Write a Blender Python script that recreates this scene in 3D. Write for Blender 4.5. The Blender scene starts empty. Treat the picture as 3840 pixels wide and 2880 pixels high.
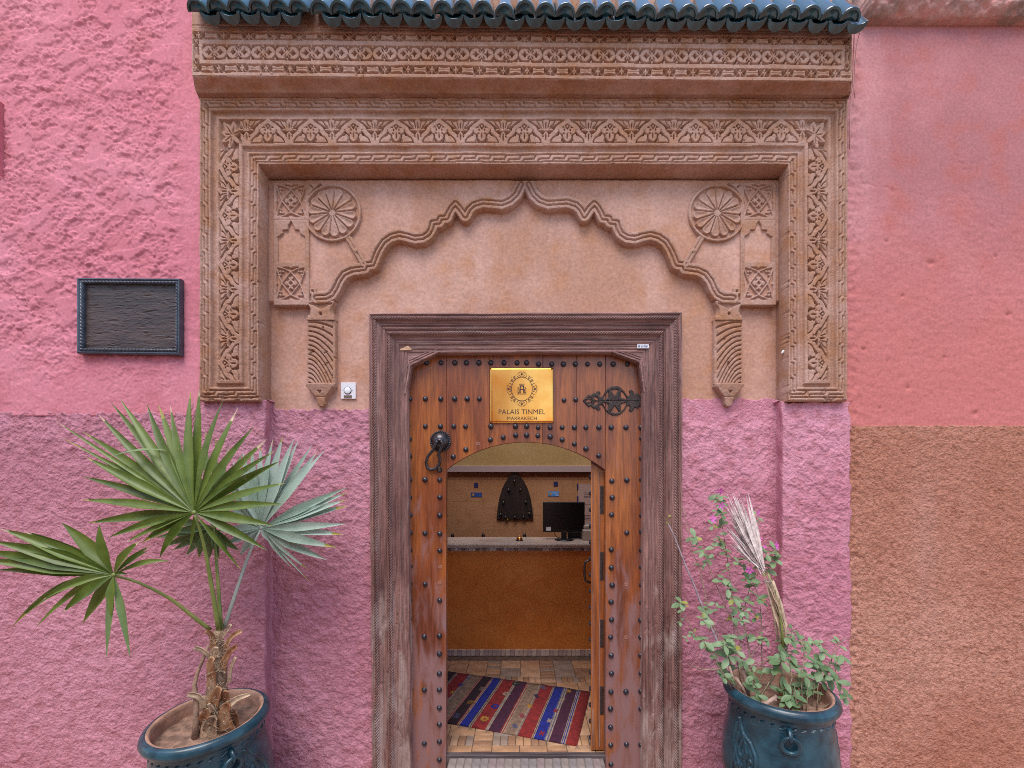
import bpy, bmesh, math, random
import numpy as np
from mathutils import Vector, Matrix, Euler

random.seed(11)
scene = bpy.context.scene
COL = scene.collection
PI = math.pi

# ------------------------------------------------------------------ camera
D, F, CX, YH, H = 2.594, 1650.0, 1960.0, 1780.0, 1.662   # metres to the wall plane; lens in photo pixels
cam_d = bpy.data.cameras.new("camera")
cam = bpy.data.objects.new("camera", cam_d)
COL.objects.link(cam)
cam.location = (0, -D, H)
cam.rotation_euler = (PI / 2, 0, 0)
cam_d.sensor_width = 36
cam_d.lens = 36 * F / 3840
cam_d.shift_x = (1920 - CX) / 3840
cam_d.shift_y = (YH - 1440) / 3840
cam_d.clip_start = 0.02
cam_d.clip_end = 300
scene.camera = cam

# ------------------------------------------------------------------ light
SUN_EL, SUN_AZ = math.radians(62), math.radians(180 + 14)   # bright overcast: broad soft sun high over the alley, from the left
w = bpy.data.worlds.new("World")
scene.world = w
w.use_nodes = True
nt = w.node_tree
bg = nt.nodes["Background"]
sky = nt.nodes.new("ShaderNodeTexSky")
sky.sky_type = 'NISHITA'
sky.sun_disc = False
sky.sun_elevation = SUN_EL
sky.sun_rotation = SUN_AZ
sky.air_density = 1.0
sky.dust_density = 1.2
sky.ozone_density = 1.0
nt.links.new(sky.outputs[0], bg.inputs[0])
bg.inputs[1].default_value = 0.14
sun_d = bpy.data.lights.new("sun", 'SUN')
sun_d.energy = 1.5
sun_d.angle = math.radians(40)
sun_d.color = (1.0, 0.95, 0.90)
sun = bpy.data.objects.new("sun", sun_d)
COL.objects.link(sun)
sv = Vector((math.sin(SUN_AZ) * math.cos(SUN_EL), math.cos(SUN_AZ) * math.cos(SUN_EL), math.sin(SUN_EL)))
sun.rotation_euler = sv.to_track_quat('Z', 'Y').to_euler()
sun.location = (-3, -4, 9)
scene.view_settings.view_transform = 'Standard'
scene.view_settings.look = 'None'
scene.view_settings.gamma = 1.0
scene.view_settings.use_curve_mapping = False
scene.view_settings.exposure = 1.0
try:
    scene.cycles.max_bounces = 10
    scene.cycles.diffuse_bounces = 6
    scene.cycles.sample_clamp_indirect = 4
    scene.cycles.use_denoising = False
    scene.cycles.use_adaptive_sampling = False
    scene.cycles.filter_width = 1.0
except Exception:
    pass

# ------------------------------------------------------------------ geometry helpers
def P(px, py, y=0.0):
    """photo pixel at depth y (metres behind the wall plane) -> place in the scene"""
    k = (D + y) / F
    return Vector(((px - CX) * k, y, H - (py - YH) * k))
def onfloor(px, py, z0):
    d = (H - z0) * F / (py - YH)
    return Vector(((px - CX) * d / F, d - D, z0))
WL = {}
def wl(o):
    return WL.get(o.name, Vector((0, 0, 0))) if o is not None else Vector((0, 0, 0))
def tag(o, label=None, cat=None, group=None, kind=None):
    if label: o["label"] = label
    if cat: o["category"] = cat
    if group: o["group"] = group
    if kind: o["kind"] = kind
    return o
def thing(name, label, cat, loc=(0, 0, 0), group=None, kind=None):
    o = bpy.data.objects.new(name, None)
    o.empty_display_size = 0.1
    COL.objects.link(o)
    o.location = loc
    WL[o.name] = Vector(loc)
    return tag(o, label, cat, group, kind)
def put(me, name, mats, parent=None, loc=None, smooth=False, label=None):
    """link a mesh given in world coordinates as one object"""
    o = bpy.data.objects.new(name, me)
    COL.objects.link(o)
    org = Vector(loc) if loc is not None else wl(parent)
    me.transform(Matrix.Translation(-org))
    if parent is not None:
        o.parent = parent
        o.location = org - wl(parent)
    else:
        o.location = org
    WL[o.name] = org
    if not isinstance(mats, (list, tuple)): mats = [mats]
    if len(me.materials) == 0:
        for m in mats: me.materials.append(m)
    if smooth:
        me.polygons.foreach_set("use_smooth", [True] * len(me.polygons))
    if label: o["label"] = label
    return o
def inst(src, name, parent, loc, rot=None, scale=None):
    """another object on the same mesh data"""
    o = bpy.data.objects.new(name, src if isinstance(src, bpy.types.Mesh) else src.data)
    COL.objects.link(o)
    o.parent = parent
    o.location = Vector(loc) - wl(parent)
    if rot is not None: o.rotation_euler = rot
    if scale is not None: o.scale = scale
    WL[o.name] = Vector(loc)
    return o
def npmesh(name, V, Q):
    me = bpy.data.meshes.new(name)
    V = np.asarray(V, dtype=np.float32); Q = np.asarray(Q, dtype=np.int32)
    k = Q.shape[1]
    me.vertices.add(len(V)); me.vertices.foreach_set("co", V.ravel())
    me.loops.add(Q.size); me.loops.foreach_set("vertex_index", Q.ravel())
    me.polygons.add(len(Q))
    me.polygons.foreach_set("loop_start", np.arange(0, Q.size, k, dtype=np.int32))
    try: me.polygons.foreach_set("loop_total", np.full(len(Q), k, dtype=np.int32))
    except Exception: pass
    me.update(calc_edges=True)
    return me
def bmput(bm, name, mats, parent=None, loc=None, smooth=False, label=None):
    me = bpy.data.meshes.new(name)
    bmesh.ops.recalc_face_normals(bm, faces=bm.faces[:])
    bm.to_mesh(me); bm.free()
    return put(me, name, mats, parent, loc, smooth, label)
def box(bm, a, b, bev=0.0, mi=0):
    a, b = Vector(a), Vector(b)
    vs = [bm.verts.new((x, y, z)) for x in (a.x, b.x) for y in (a.y, b.y) for z in (a.z, b.z)]
    fs = [bm.faces.new([vs[i] for i in q]) for q in ((0, 1, 3, 2), (4, 6, 7, 5), (0, 4, 5, 1), (2, 3, 7, 6), (0, 2, 6, 4), (1, 5, 7, 3))]
    for f in fs: f.material_index = mi
    if bev > 0:
        es = list({e for f in fs for e in f.edges})
        bmesh.ops.bevel(bm, geom=es, offset=bev, segments=1, affect='EDGES', profile=0.5)
    return fs
def prism(bm, pts, back, mi=0, bev=0.0):
    """front outline pts (3D list) pushed along vector back"""
    n = len(pts); back = Vector(back)
    f = [bm.verts.new(p) for p in pts]; g = [bm.verts.new(Vector(p) + back) for p in pts]
    fa = bm.faces.new(f); fb = bm.faces.new(g[::-1])
    fa.material_index = fb.material_index = mi
    for i in range(n):
        q = bm.faces.new((f[i], g[i], g[(i + 1) % n], f[(i + 1) % n])); q.material_index = mi
    if bev > 0:
        bmesh.ops.bevel(bm, geom=list(fa.edges), offset=bev, segments=1, affect='EDGES', profile=0.5)
def tube(bm, pts, rad, seg=8, mi=0, caps=True, flat=1.0):
    pts = [Vector(p) for p in pts]; n = len(pts)
    rads = [float(r_) for r_ in rad] if isinstance(rad, (list, tuple)) else [float(rad)] * n
    rings = []; ref = None
    for i, p in enumerate(pts):
        t = (pts[min(i + 1, n - 1)] - pts[max(i - 1, 0)]).normalized()
        if ref is None:
            ref = Vector((0, -1, 0)) if abs(t.y) < 0.9 else Vector((1, 0, 0))
        a = (ref - t * ref.dot(t)).normalized(); ref = a
        b = t.cross(a)
        rings.append([bm.verts.new(p + rads[i] * (a * math.cos(2 * PI * k / seg) * flat + b * math.sin(2 * PI * k / seg))) for k in range(seg)])
    for i in range(n - 1):
        for k in range(seg):
            f = bm.faces.new((rings[i][k], rings[i][(k + 1) % seg], rings[i + 1][(k + 1) % seg], rings[i + 1][k])); f.material_index = mi; f.smooth = True
    if caps:
        for r in (rings[0][::-1], rings[-1]):
            f = bm.faces.new(r); f.material_index = mi
def lathe(bm, prof, c, axis='z', seg=24, mi=0, dirv=None):
    """prof: (radius, height) list; axis z or -y"""
    c = Vector(c); rings = []
    for r, h in prof:
        if r < 1e-6:
            v = (Vector((0, 0, h)) if axis == 'z' else Vector((0, -h, 0)))
            rings.append([bm.verts.new(c + v)])
        else:
            R = []
            for k in range(seg):
                a = 2 * PI * k / seg
                v = Vector((r * math.cos(a), r * math.sin(a), h)) if axis == 'z' else Vector((r * math.cos(a), -h, r * math.sin(a)))
                R.append(bm.verts.new(c + v))
            rings.append(R)
    for A, B in zip(rings, rings[1:]):
        for k in range(seg):
            if len(A) == 1 and len(B) == 1: continue
            if len(A) == 1: q = (A[0], B[(k + 1) % seg], B[k])
            elif len(B) == 1: q = (A[k], A[(k + 1) % seg], B[0])
            else: q = (A[k], A[(k + 1) % seg], B[(k + 1) % seg], B[k])
            f = bm.faces.new(q); f.material_index = mi; f.smooth = True
def torus(bm, c, R, r, ax='y', seg=24, ring=8, mi=0, sx=1.0):
    c = Vector(c); g = []
    for i in range(seg):
        a = 2 * PI * i / seg; row = []
        for j in range(ring):
            b = 2 * PI * j / ring
            rr = R + r * math.cos(b); o = r * math.sin(b)
            if ax == 'y': v = Vector((rr * math.cos(a) * sx, o, rr * math.sin(a)))
            elif ax == 'z': v = Vector((rr * math.cos(a) * sx, rr * math.sin(a), o))
            else: v = Vector((o, rr * math.cos(a), rr * math.sin(a)))
            row.append(bm.verts.new(c + v))
        g.append(row)
    for i in range(seg):
        for j in range(ring):
            f = bm.faces.new((g[i][j], g[(i + 1) % seg][j], g[(i + 1) % seg][(j + 1) % ring], g[i][(j + 1) % ring])); f.smooth = True; f.material_index = mi
def text_mesh(s, height, depth, shear=0.0, bold=0.0):
    cu = bpy.data.curves.new("lettering", 'FONT')
    cu.body = s; cu.size = 1.0; cu.extrude = depth; cu.shear = shear; cu.offset = bold
    cu.align_x = 'CENTER'; cu.resolution_u = 3
    o = bpy.data.objects.new("lettering", cu); COL.objects.link(o)
    bpy.context.view_layer.update()
    me = bpy.data.meshes.new_from_object(o.evaluated_get(bpy.context.evaluated_depsgraph_get()))
    bpy.data.objects.remove(o); bpy.data.curves.remove(cu)
    return me
def text_at(s, centre, wid, hgt, depth, mat, parent, name="lettering", shear=0.0, bold=0.0, flip=False):
    """lettering facing -Y, scaled to a given width and height"""
    me = text_mesh(s, 1, 0.01, shear, bold)
    n = len(me.vertices); a = np.empty(n * 3, dtype=np.float32); me.vertices.foreach_get("co", a); a = a.reshape(-1, 3)
    mn, mx = a.min(0), a.max(0); c = (mn + mx) / 2; e = np.maximum(mx - mn, 1e-6)
    q = (a - c) / e
    V = np.stack([q[:, 0] * wid + centre[0], centre[1] - q[:, 2] * depth, q[:, 1] * hgt + centre[2]], 1).astype(np.float32)
    me.vertices.foreach_set("co", V.ravel()); me.update()
    me.materials.clear()
    return put(me, name, mat, parent)

# ------------------------------------------------------------------ numpy noise and shape distances (photo pixels)
_rs = np.random.RandomState(5)
_ang = _rs.rand(256, 256) * 2 * np.pi
_gx, _gy = np.cos(_ang), np.sin(_ang)
def gn(x, y, seed=0):
    x = x + seed * 17.31; y = y + seed * 9.77
    xi = np.floor(x).astype(np.int64); yi = np.floor(y).astype(np.int64)
    xf, yf = x - xi, y - yi
    u = xf * xf * xf * (xf * (xf * 6 - 15) + 10); v = yf * yf * yf * (yf * (yf * 6 - 15) + 10)
    def g(i, j):
        a, b = (xi + i) & 255, (yi + j) & 255
        return _gx[a, b] * (xf - i) + _gy[a, b] * (yf - j)
    return ((g(0, 0) * (1 - u) + g(1, 0) * u) * (1 - v) + (g(0, 1) * (1 - u) + g(1, 1) * u) * v) * 1.5
def fbm(x, y, s, o=3, seed=0, gain=0.5):
    r = 0; a = 1.0; f = 1.0 / s
    for i in range(o):
        r = r + a * gn(x * f, y * f, seed + i * 3); a *= gain; f *= 2.03
    return r
def worley(x, y, seed=0):
    xi = np.floor(x).astype(np.int64); yi = np.floor(y).astype(np.int64); best = np.full(np.shape(x), 9.0)
    for i in (-1, 0, 1):
        for j in (-1, 0, 1):
            a, b = (xi + i) & 255, (yi + j) & 255
            jx = _ang[a, (b + seed) & 255] / (2 * np.pi); jy = _ang[(a + 77 + seed) & 255, b] / (2 * np.pi)
            best = np.minimum(best, (xi + i + jx - x) ** 2 + (yi + j + jy - y) ** 2)
    return np.sqrt(best)
def sst(a, b, x):
    t = np.clip((x - a) / (b - a), 0, 1); return t * t * (3 - 2 * t)
def dseg(X, Y, a, b):
    ax, ay = a; bx, by = b; dx, dy = bx - ax, by - ay; L = dx * dx + dy * dy + 1e-9
    t = np.clip(((X - ax) * dx + (Y - ay) * dy) / L, 0, 1)
    return np.hypot(X - ax - t * dx, Y - ay - t * dy)
def dline(X, Y, pts, closed=False):
    d = None; n = len(pts)
    for i in range(n if closed else n - 1):
        e = dseg(X, Y, pts[i], pts[(i + 1) % n]); d = e if d is None else np.minimum(d, e)
    return d
def inside(X, Y, pts):
    r = np.zeros(X.shape, bool); n = len(pts)
    for i in range(n):
        (x1, y1), (x2, y2) = pts[i], pts[(i + 1) % n]
        if y1 == y2: continue
        c = ((y1 > Y) != (y2 > Y)) & (X < (x2 - x1) * (Y - y1) / (y2 - y1) + x1)
        r ^= c
    return r
def dpoly(X, Y, pts):
    d = dline(X, Y, pts, True); return np.where(inside(X, Y, pts), d, -d)
def lens(X, Y, a, b, wd, p=1.0):
    ax, ay = a; bx, by = b; L = math.hypot(bx - ax, by - ay); ux, uy = (bx - ax) / L, (by - ay) / L
    t = ((X - ax) * ux + (Y - ay) * uy) / L; n = np.abs(-(X - ax) * uy + (Y - ay) * ux)
    q = np.clip(1 - (2 * t - 1) ** 2, 0, 1) ** p
    return np.where((t > 0) & (t < 1), wd * q - n, -np.maximum(n, np.abs(t - 0.5) * L - L / 2) - 0.01)
def up(d, bev=2.5):
    return sst(0, bev, d)
def relief(name, x0, x1, y0, y1, step, hf, Y0, mat, parent, skirt=0.03, stepy=None, keep=None, warp=None, smooth=True, label=None):
    """carved surface: hf gives height in metres towards the street over a fine grid"""
    stepy = stepy or step
    nx = max(2, int(round((x1 - x0) / step)) + 1); ny = max(2, int(round((y1 - y0) / stepy)) + 1)
    PX, PY = np.meshgrid(np.linspace(x0, x1, nx), np.linspace(y0, y1, ny))
    h = hf(PX, PY) + np.zeros(PX.shape)
    QX, QY = warp(PX, PY) if warp else (PX, PY)
    Yb = Y0(PX, PY) if callable(Y0) else np.full(PX.shape, float(Y0))
    k = (D + Yb) / F
    V = np.stack([(QX - CX) * k, Yb - h, H - (QY - YH) * k], -1).reshape(-1, 3)
    idx = np.arange(nx * ny).reshape(ny, nx)
    Q = np.stack([idx[:-1, :-1], idx[1:, :-1], idx[1:, 1:], idx[:-1, 1:]], -1).reshape(-1, 4)
    if keep is not None:
        K = keep((PX[:-1, :-1] + PX[1:, 1:]) / 2, (PY[:-1, :-1] + PY[1:, 1:]) / 2).reshape(-1)
        Q = Q[K]
        E = np.concatenate([Q[:, [i, (i + 1) % 4]] for i in range(4)])
        key = np.sort(E, 1); code = key[:, 0].astype(np.int64) * (nx * ny) + key[:, 1]
        u, ix, cnt = np.unique(code, return_index=True, return_counts=True)
        B = E[ix[cnt == 1]]
    else:
        ring = np.concatenate([idx[0, ::-1], idx[1:, 0], idx[-1, 1:], idx[-2:0:-1, -1]])
        B = np.stack([ring, np.roll(ring, -1)], 1)
    if skirt:
        bv = np.unique(B); mp = np.full(nx * ny, -1); mp[bv] = np.arange(len(bv)) + nx * ny
        S = V[bv].copy(); S[:, 1] = Yb.reshape(-1)[bv] + skirt
        V = np.concatenate([V, S])
        Q = np.concatenate([Q, np.stack([B[:, 0], mp[B[:, 0]], mp[B[:, 1]], B[:, 1]], 1)])
    used = np.unique(Q); mp = np.full(len(V), -1); mp[used] = np.arange(len(used))
    me = npmesh(name, V[used], mp[Q])
    return put(me, name, mat, parent, smooth=smooth, label=label)

# ------------------------------------------------------------------ materials
def newmat(name):
    m = bpy.data.materials.new(name); m.use_nodes = True
    n = m.node_tree.nodes; b = n["Principled BSDF"]
    return m, n, m.node_tree.links, b
def rgb(c): return (c[0], c[1], c[2], 1.0)
def plain(name, c, rough=0.5, metal=0.0, coat=0.0, vary=0.0, vscale=20, bump=0.0, bscale=80, c2=None):
    m, n, l, b = newmat(name)
    b.inputs["Roughness"].default_value = rough; b.inputs["Metallic"].default_value = metal
    b.inputs["Coat Weight"].default_value = coat
    if vary > 0 or bump > 0 or c2:
        tc = n.new("ShaderNodeTexCoord")
        nz = n.new("ShaderNodeTexNoise"); nz.inputs["Scale"].default_value = vscale; nz.inputs["Detail"].default_value = 5
        l.new(tc.outputs["Object"], nz.inputs["Vector"])
        r = n.new("ShaderNodeValToRGB"); r.color_ramp.elements[0].position = 0.35; r.color_ramp.elements[1].position = 0.65
        r.color_ramp.elements[0].color = rgb([x * (1 - vary) for x in c]); r.color_ramp.elements[1].color = rgb(c2 if c2 else [min(1, x * (1 + vary)) for x in c])
        l.new(nz.outputs["Fac"], r.inputs["Fac"]); l.new(r.outputs["Color"], b.inputs["Base Color"])
        if bump > 0:
            z2 = n.new("ShaderNodeTexNoise"); z2.inputs["Scale"].default_value = bscale; z2.inputs["Detail"].default_value = 4
            l.new(tc.outputs["Object"], z2.inputs["Vector"])
            bp = n.new("ShaderNodeBump"); bp.inputs["Strength"].default_value = bump; bp.inputs["Distance"].default_value = 0.004
            l.new(z2.outputs["Fac"], bp.inputs["Height"]); l.new(bp.outputs["Normal"], b.inputs["Normal"])
    else:
        b.inputs["Base Color"].default_value = rgb(c)
    return m
def plaster(name, c1, c2, c3, s1=1.6, s2=9.0, amt3=0.5, bump=0.35, bscale=140, rough=0.9, streak=None, lowz=None, bdist=0.004):
    """limewash and render: two broad tones, finer stains, grain; lowz=(colour, z0, z1) for a differently painted lower zone"""
    m, n, l, b = newmat(name)
    b.inputs["Roughness"].default_value = rough
    b.inputs["Specular IOR Level"].default_value = 0.25
    tc = n.new("ShaderNodeNewGeometry")
    def noise(sc, det, off=0.0, stretch=None):
        z = n.new("ShaderNodeTexNoise"); z.inputs["Scale"].default_value = sc; z.inputs["Detail"].default_value = det
        mp = n.new("ShaderNodeMapping"); mp.inputs["Location"].default_value = (off, off * 0.7, off * 1.3)
        if stretch: mp.inputs["Scale"].default_value = stretch
        l.new(tc.outputs["Position"], mp.inputs["Vector"]); l.new(mp.outputs["Vector"], z.inputs["Vector"])
        return z.outputs["Fac"]
    def ramp(fac, a, bb):
        r = n.new("ShaderNodeMapRange"); r.inputs["From Min"].default_value = a; r.inputs["From Max"].default_value = bb
        r.interpolation_type = 'SMOOTHSTEP'; l.new(fac, r.inputs["Value"]); return r.outputs["Result"]
    def mix(f, A, B):
        x = n.new("ShaderNodeMix"); x.data_type = 'RGBA'
        if isinstance(f, float): x.inputs["Factor"].default_value = f
        else: l.new(f, x.inputs["Factor"])
        for s, v in ((6, A), (7, B)):
            if isinstance(v, (tuple, list)): x.inputs[s].default_value = rgb(v)
            else: l.new(v, x.inputs[s])
        return x.outputs[2]
    c = mix(ramp(noise(s1, 4), 0.38, 0.64), c1, c2)
    f3 = n.new("ShaderNodeMath"); f3.operation = 'MULTIPLY'; f3.inputs[1].default_value = amt3
    l.new(ramp(noise(s2, 6, 3.7), 0.45, 0.72), f3.inputs[0])
    c = mix(f3.outputs[0], c, c3)
    if streak:
        f4 = n.new("ShaderNodeMath"); f4.operation = 'MULTIPLY'; f4.inputs[1].default_value = streak[1]
        l.new(ramp(noise(streak[2], 5, 8.1, (1, 1, 0.16)), 0.5, 0.75), f4.inputs[0])
        c = mix(f4.outputs[0], c, streak[0])
    if lowz:
        sx = n.new("ShaderNodeSeparateXYZ"); l.new(tc.outputs["Position"], sx.inputs[0])
        ad = n.new("ShaderNodeMath"); ad.operation = 'MULTIPLY_ADD'; ad.inputs[1].default_value = lowz[3] if len(lowz) > 3 else 0.5; l.new(noise(2.2, 6, 5.0), ad.inputs[0]); l.new(sx.outputs["Z"], ad.inputs[2])
        c = mix(ramp(ad.outputs[0], lowz[2], lowz[1]), c, lowz[0])
    gr = n.new("ShaderNodeHueSaturation")
    mm = n.new("ShaderNodeMapRange"); mm.inputs["To Min"].default_value = 0.86; mm.inputs["To Max"].default_value = 1.14
    mm.inputs["From Min"].default_value = 0.3; mm.inputs["From Max"].default_value = 0.7
    l.new(noise(60, 6, 1.1), mm.inputs["Value"]); l.new(mm.outputs["Result"], gr.inputs["Value"]); l.new(c, gr.inputs["Color"])
    l.new(gr.outputs["Color"], b.inputs["Base Color"])
    bp = n.new("ShaderNodeBump"); bp.inputs["Strength"].default_value = bump; bp.inputs["Distance"].default_value = bdist
    l.new(noise(bscale, 6, 2.0), bp.inputs["Height"]); l.new(bp.outputs["Normal"], b.inputs["Normal"])
    return m
def wood(name, dark, light, mid=None, axis='z', rough=0.5, coat=0.0, fine=60.0, weather=None, bump=0.4, zfade=None, amt=0.55):
    m, n, l, b = newmat(name)
    b.inputs["Roughness"].default_value = rough; b.inputs["Coat Weight"].default_value = coat; b.inputs["Coat Roughness"].default_value = 0.25
    tc = n.new("ShaderNodeNewGeometry")
    info = n.new("ShaderNodeObjectInfo")
    off = n.new("ShaderNodeVectorMath"); off.operation = 'SCALE'; off.inputs[3].default_value = 11.0
    cmb = n.new("ShaderNodeCombineXYZ")
    for i in range(3): l.new(info.outputs["Random"], cmb.inputs[i])
    l.new(cmb.outputs[0], off.inputs[0])
    pos = n.new("ShaderNodeVectorMath"); pos.operation = 'ADD'; l.new(tc.outputs["Position"], pos.inputs[0]); l.new(off.outputs[0], pos.inputs[1])
    def noise(scv, sc, det, dist=0.0):
        mp = n.new("ShaderNodeMapping"); mp.inputs["Scale"].default_value = scv
        z = n.new("ShaderNodeTexNoise"); z.inputs["Scale"].default_value = sc; z.inputs["Detail"].default_value = det; z.inputs["Distortion"].default_value = dist
        l.new(pos.outputs[0], mp.inputs["Vector"]); l.new(mp.outputs["Vector"], z.inputs["Vector"]); return z.outputs["Fac"]
    st = {'z': (1, 1, 0.07), 'x': (0.07, 1, 1), 'y': (1, 0.07, 1)}[axis]
    g1 = noise(st, fine, 6, 0.6); g2 = noise(tuple(1.0 if v == 1 else 0.2 for v in st), 7, 4, 0.4)
    r = n.new("ShaderNodeValToRGB"); e = r.color_ramp.elements
    e[0].position = 0.3; e[1].position = 0.72; e[0].color = rgb(dark); e[1].color = rgb(light)
    if mid: k = e.new(0.5); k.color = rgb(mid)
    l.new(g2, r.inputs["Fac"])
    r2 = n.new("ShaderNodeMapRange"); r2.inputs["From Min"].default_value = 0.32; r2.inputs["From Max"].default_value = 0.68; r2.inputs["To Min"].default_value = 1 - amt; r2.inputs["To Max"].default_value = 1.15
    l.new(g1, r2.inputs["Value"])
    hs = n.new("ShaderNodeHueSaturation"); l.new(r.outputs["Color"], hs.inputs["Color"]); l.new(r2.outputs["Result"], hs.inputs["Value"])
    c = hs.outputs["Color"]
    if weather:
        col, lo, hi = weather
        x = n.new("ShaderNodeMix"); x.data_type = 'RGBA'; x.inputs[7].default_value = rgb(col); l.new(c, x.inputs[6])
        f = noise(tuple(1.0 if v == 1 else 0.25 for v in st), 16, 6, 0.5)
        src = f
        if zfade:
            sx = n.new("ShaderNodeSeparateXYZ"); l.new(tc.outputs["Position"], sx.inputs[0])
            zr = n.new("ShaderNodeMapRange"); zr.inputs["From Min"].default_value = zfade[0]; zr.inputs["From Max"].default_value = zfade[1]; zr.inputs["To Min"].default_value = zfade[2]; zr.inputs["To Max"].default_value = zfade[3]
            l.new(sx.outputs["Z"], zr.inputs["Value"])
            ad = n.new("ShaderNodeMath"); ad.operation = 'ADD'; l.new(f, ad.inputs[0]); l.new(zr.outputs["Result"], ad.inputs[1]); src = ad.outputs[0]
        mr = n.new("ShaderNodeMapRange"); mr.interpolation_type = 'SMOOTHSTEP'; mr.inputs["From Min"].default_value = lo; mr.inputs["From Max"].default_value = hi; l.new(src, mr.inputs["Value"])
        l.new(mr.outputs["Result"], x.inputs["Factor"]); c = x.outputs[2]
        mr2 = n.new("ShaderNodeMapRange"); mr2.inputs["To Min"].default_value = rough; mr2.inputs["To Max"].default_value = 0.8; l.new(mr.outputs["Result"], mr2.inputs["Value"]); l.new(mr2.outputs["Result"], b.inputs["Roughness"])
    l.new(c, b.inputs["Base Color"])
    bp = n.new("ShaderNodeBump"); bp.inputs["Strength"].default_value = bump; bp.inputs["Distance"].default_value = 0.002
    l.new(g1, bp.inputs["Height"]); l.new(bp.outputs["Normal"], b.inputs["Normal"])
    return m
def leafmat(name, c, c2, tr=0.25, rough=0.45, scale=25):
    m, n, l, b = newmat(name)
    b.inputs["Roughness"].default_value = rough
    tc = n.new("ShaderNodeNewGeometry"); info = n.new("ShaderNodeObjectInfo")
    nz = n.new("ShaderNodeTexNoise"); nz.inputs["Scale"].default_value = scale; nz.inputs["Detail"].default_value = 4
    l.new(tc.outputs["Position"], nz.inputs["Vector"])
    ad = n.new("ShaderNodeMath"); ad.operation = 'MULTIPLY_ADD'; ad.inputs[1].default_value = 0.5; l.new(info.outputs["Random"], ad.inputs[0]); l.new(nz.outputs["Fac"], ad.inputs[2])
    r = n.new("ShaderNodeValToRGB"); r.color_ramp.elements[0].position = 0.45; r.color_ramp.elements[1].position = 1.0
    r.color_ramp.elements[0].color = rgb(c); r.color_ramp.elements[1].color = rgb(c2); l.new(ad.outputs[0], r.inputs["Fac"])
    l.new(r.outputs["Color"], b.inputs["Base Color"])
    t = n.new("ShaderNodeBsdfTranslucent"); l.new(r.outputs["Color"], t.inputs["Color"])
    mx = n.new("ShaderNodeMixShader"); mx.inputs[0].default_value = tr
    l.new(b.outputs[0], mx.inputs[1]); l.new(t.outputs[0], mx.inputs[2])
    l.new(mx.outputs[0], n["Material Output"].inputs[0])
    return m

M = {}
M['stucco'] = plaster("pink_trowelled_stucco", (0.58, 0.185, 0.225), (0.64, 0.235, 0.285), (0.51, 0.155, 0.17), 1.1, 6, 0.5, 0.3, lowz=((0.59, 0.215, 0.205), 1.2, 2.25))
M['dado'] = plaster("rough_pink_render", (0.51, 0.20, 0.255), (0.59, 0.26, 0.325), (0.43, 0.155, 0.18), 1.4, 14, 0.7, 0.8, 75, bdist=0.013)
M['dado_left'] = plaster("rough_mauve_render", (0.48, 0.198, 0.25), (0.56, 0.255, 0.322), (0.41, 0.155, 0.182), 1.0, 12, 0.7, 0.8, 80, bdist=0.012)
M['stone'] = plaster("carved_brown_plaster", (0.385, 0.21, 0.143), (0.47, 0.29, 0.23), (0.37, 0.172, 0.083), 2.6, 9, 0.75, 0.4, 170, streak=((0.33, 0.20, 0.15), 0.4, 6.0))
M['tymp'] = plaster("tan_plaster", (0.46, 0.245, 0.17), (0.55, 0.32, 0.245), (0.47, 0.22, 0.115), 1.7, 6, 0.7, 0.25, 120, streak=((0.64, 0.40, 0.34), 0.55, 4.0), lowz=((0.58, 0.24, 0.22), 1.70, 2.12, 0.3))
M['red_plaster'] = plaster("weathered_red_plaster", (0.40, 0.155, 0.16), (0.50, 0.20, 0.205), (0.44, 0.135, 0.115), 1.3, 5, 0.8, 0.35, 110, streak=((0.60, 0.31, 0.32), 0.6, 1.7), lowz=((0.52, 0.165, 0.15), 2.6, 4.2, 1.0))
M['sand'] = plaster("sandy_brown_render", (0.42, 0.178, 0.118), (0.51, 0.25, 0.18), (0.30, 0.108, 0.058), 0.9, 55, 0.75, 0.9, 95, streak=((0.50, 0.27, 0.225), 0.4, 3.0), bdist=0.012)
M['ledge'] = plaster("stained_ledge_plaster", (0.30, 0.19, 0.16), (0.52, 0.28, 0.25), (0.58, 0.25, 0.22), 5.0, 16, 0.8, 0.6, 120)
M['frame'] = wood("weathered_frame_wood", (0.19, 0.085, 0.072), (0.36, 0.19, 0.16), axis='z', rough=0.55, fine=80, weather=((0.38, 0.28, 0.25), 0.56, 0.86), bump=0.8, zfade=(0.0, 1.8, 0.18, -0.04))
M['frame_top'] = wood("lintel_wood", (0.19, 0.085, 0.072), (0.36, 0.19, 0.16), axis='x', rough=0.55, fine=80, weather=((0.38, 0.28, 0.25), 0.56, 0.86), bump=0.8)
M['door'] = wood("varnished_cedar", (0.155, 0.037, 0.016), (0.43, 0.132, 0.026), (0.265, 0.07, 0.02), axis='z', rough=0.36, coat=0.15, fine=85, weather=((0.245, 0.125, 0.118), 0.50, 0.80), bump=0.4, zfade=(0.0, 2.0, 0.26, -0.16), amt=0.38)
M['leaf_wood'] = wood("orange_wood_edge", (0.30, 0.075, 0.015), (0.46, 0.15, 0.03), axis='z', rough=0.4, coat=0.2, fine=40, bump=0.3)
M['iron'] = plain("black_iron", (0.045, 0.04, 0.045), 0.33, 0.5, coat=0.3, vary=0.4, vscale=40, bump=0.3, bscale=160)
M['stud'] = plain("black_iron_stud", (0.022, 0.022, 0.032), 0.32, 0.2, coat=0.4, vary=0.5, vscale=60, bump=0.15, bscale=200)
M['hinge'] = plain("rusty_iron", (0.045, 0.03, 0.026), 0.55, 0.4, vary=0.35, vscale=50, bump=0.5, bscale=150)
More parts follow.
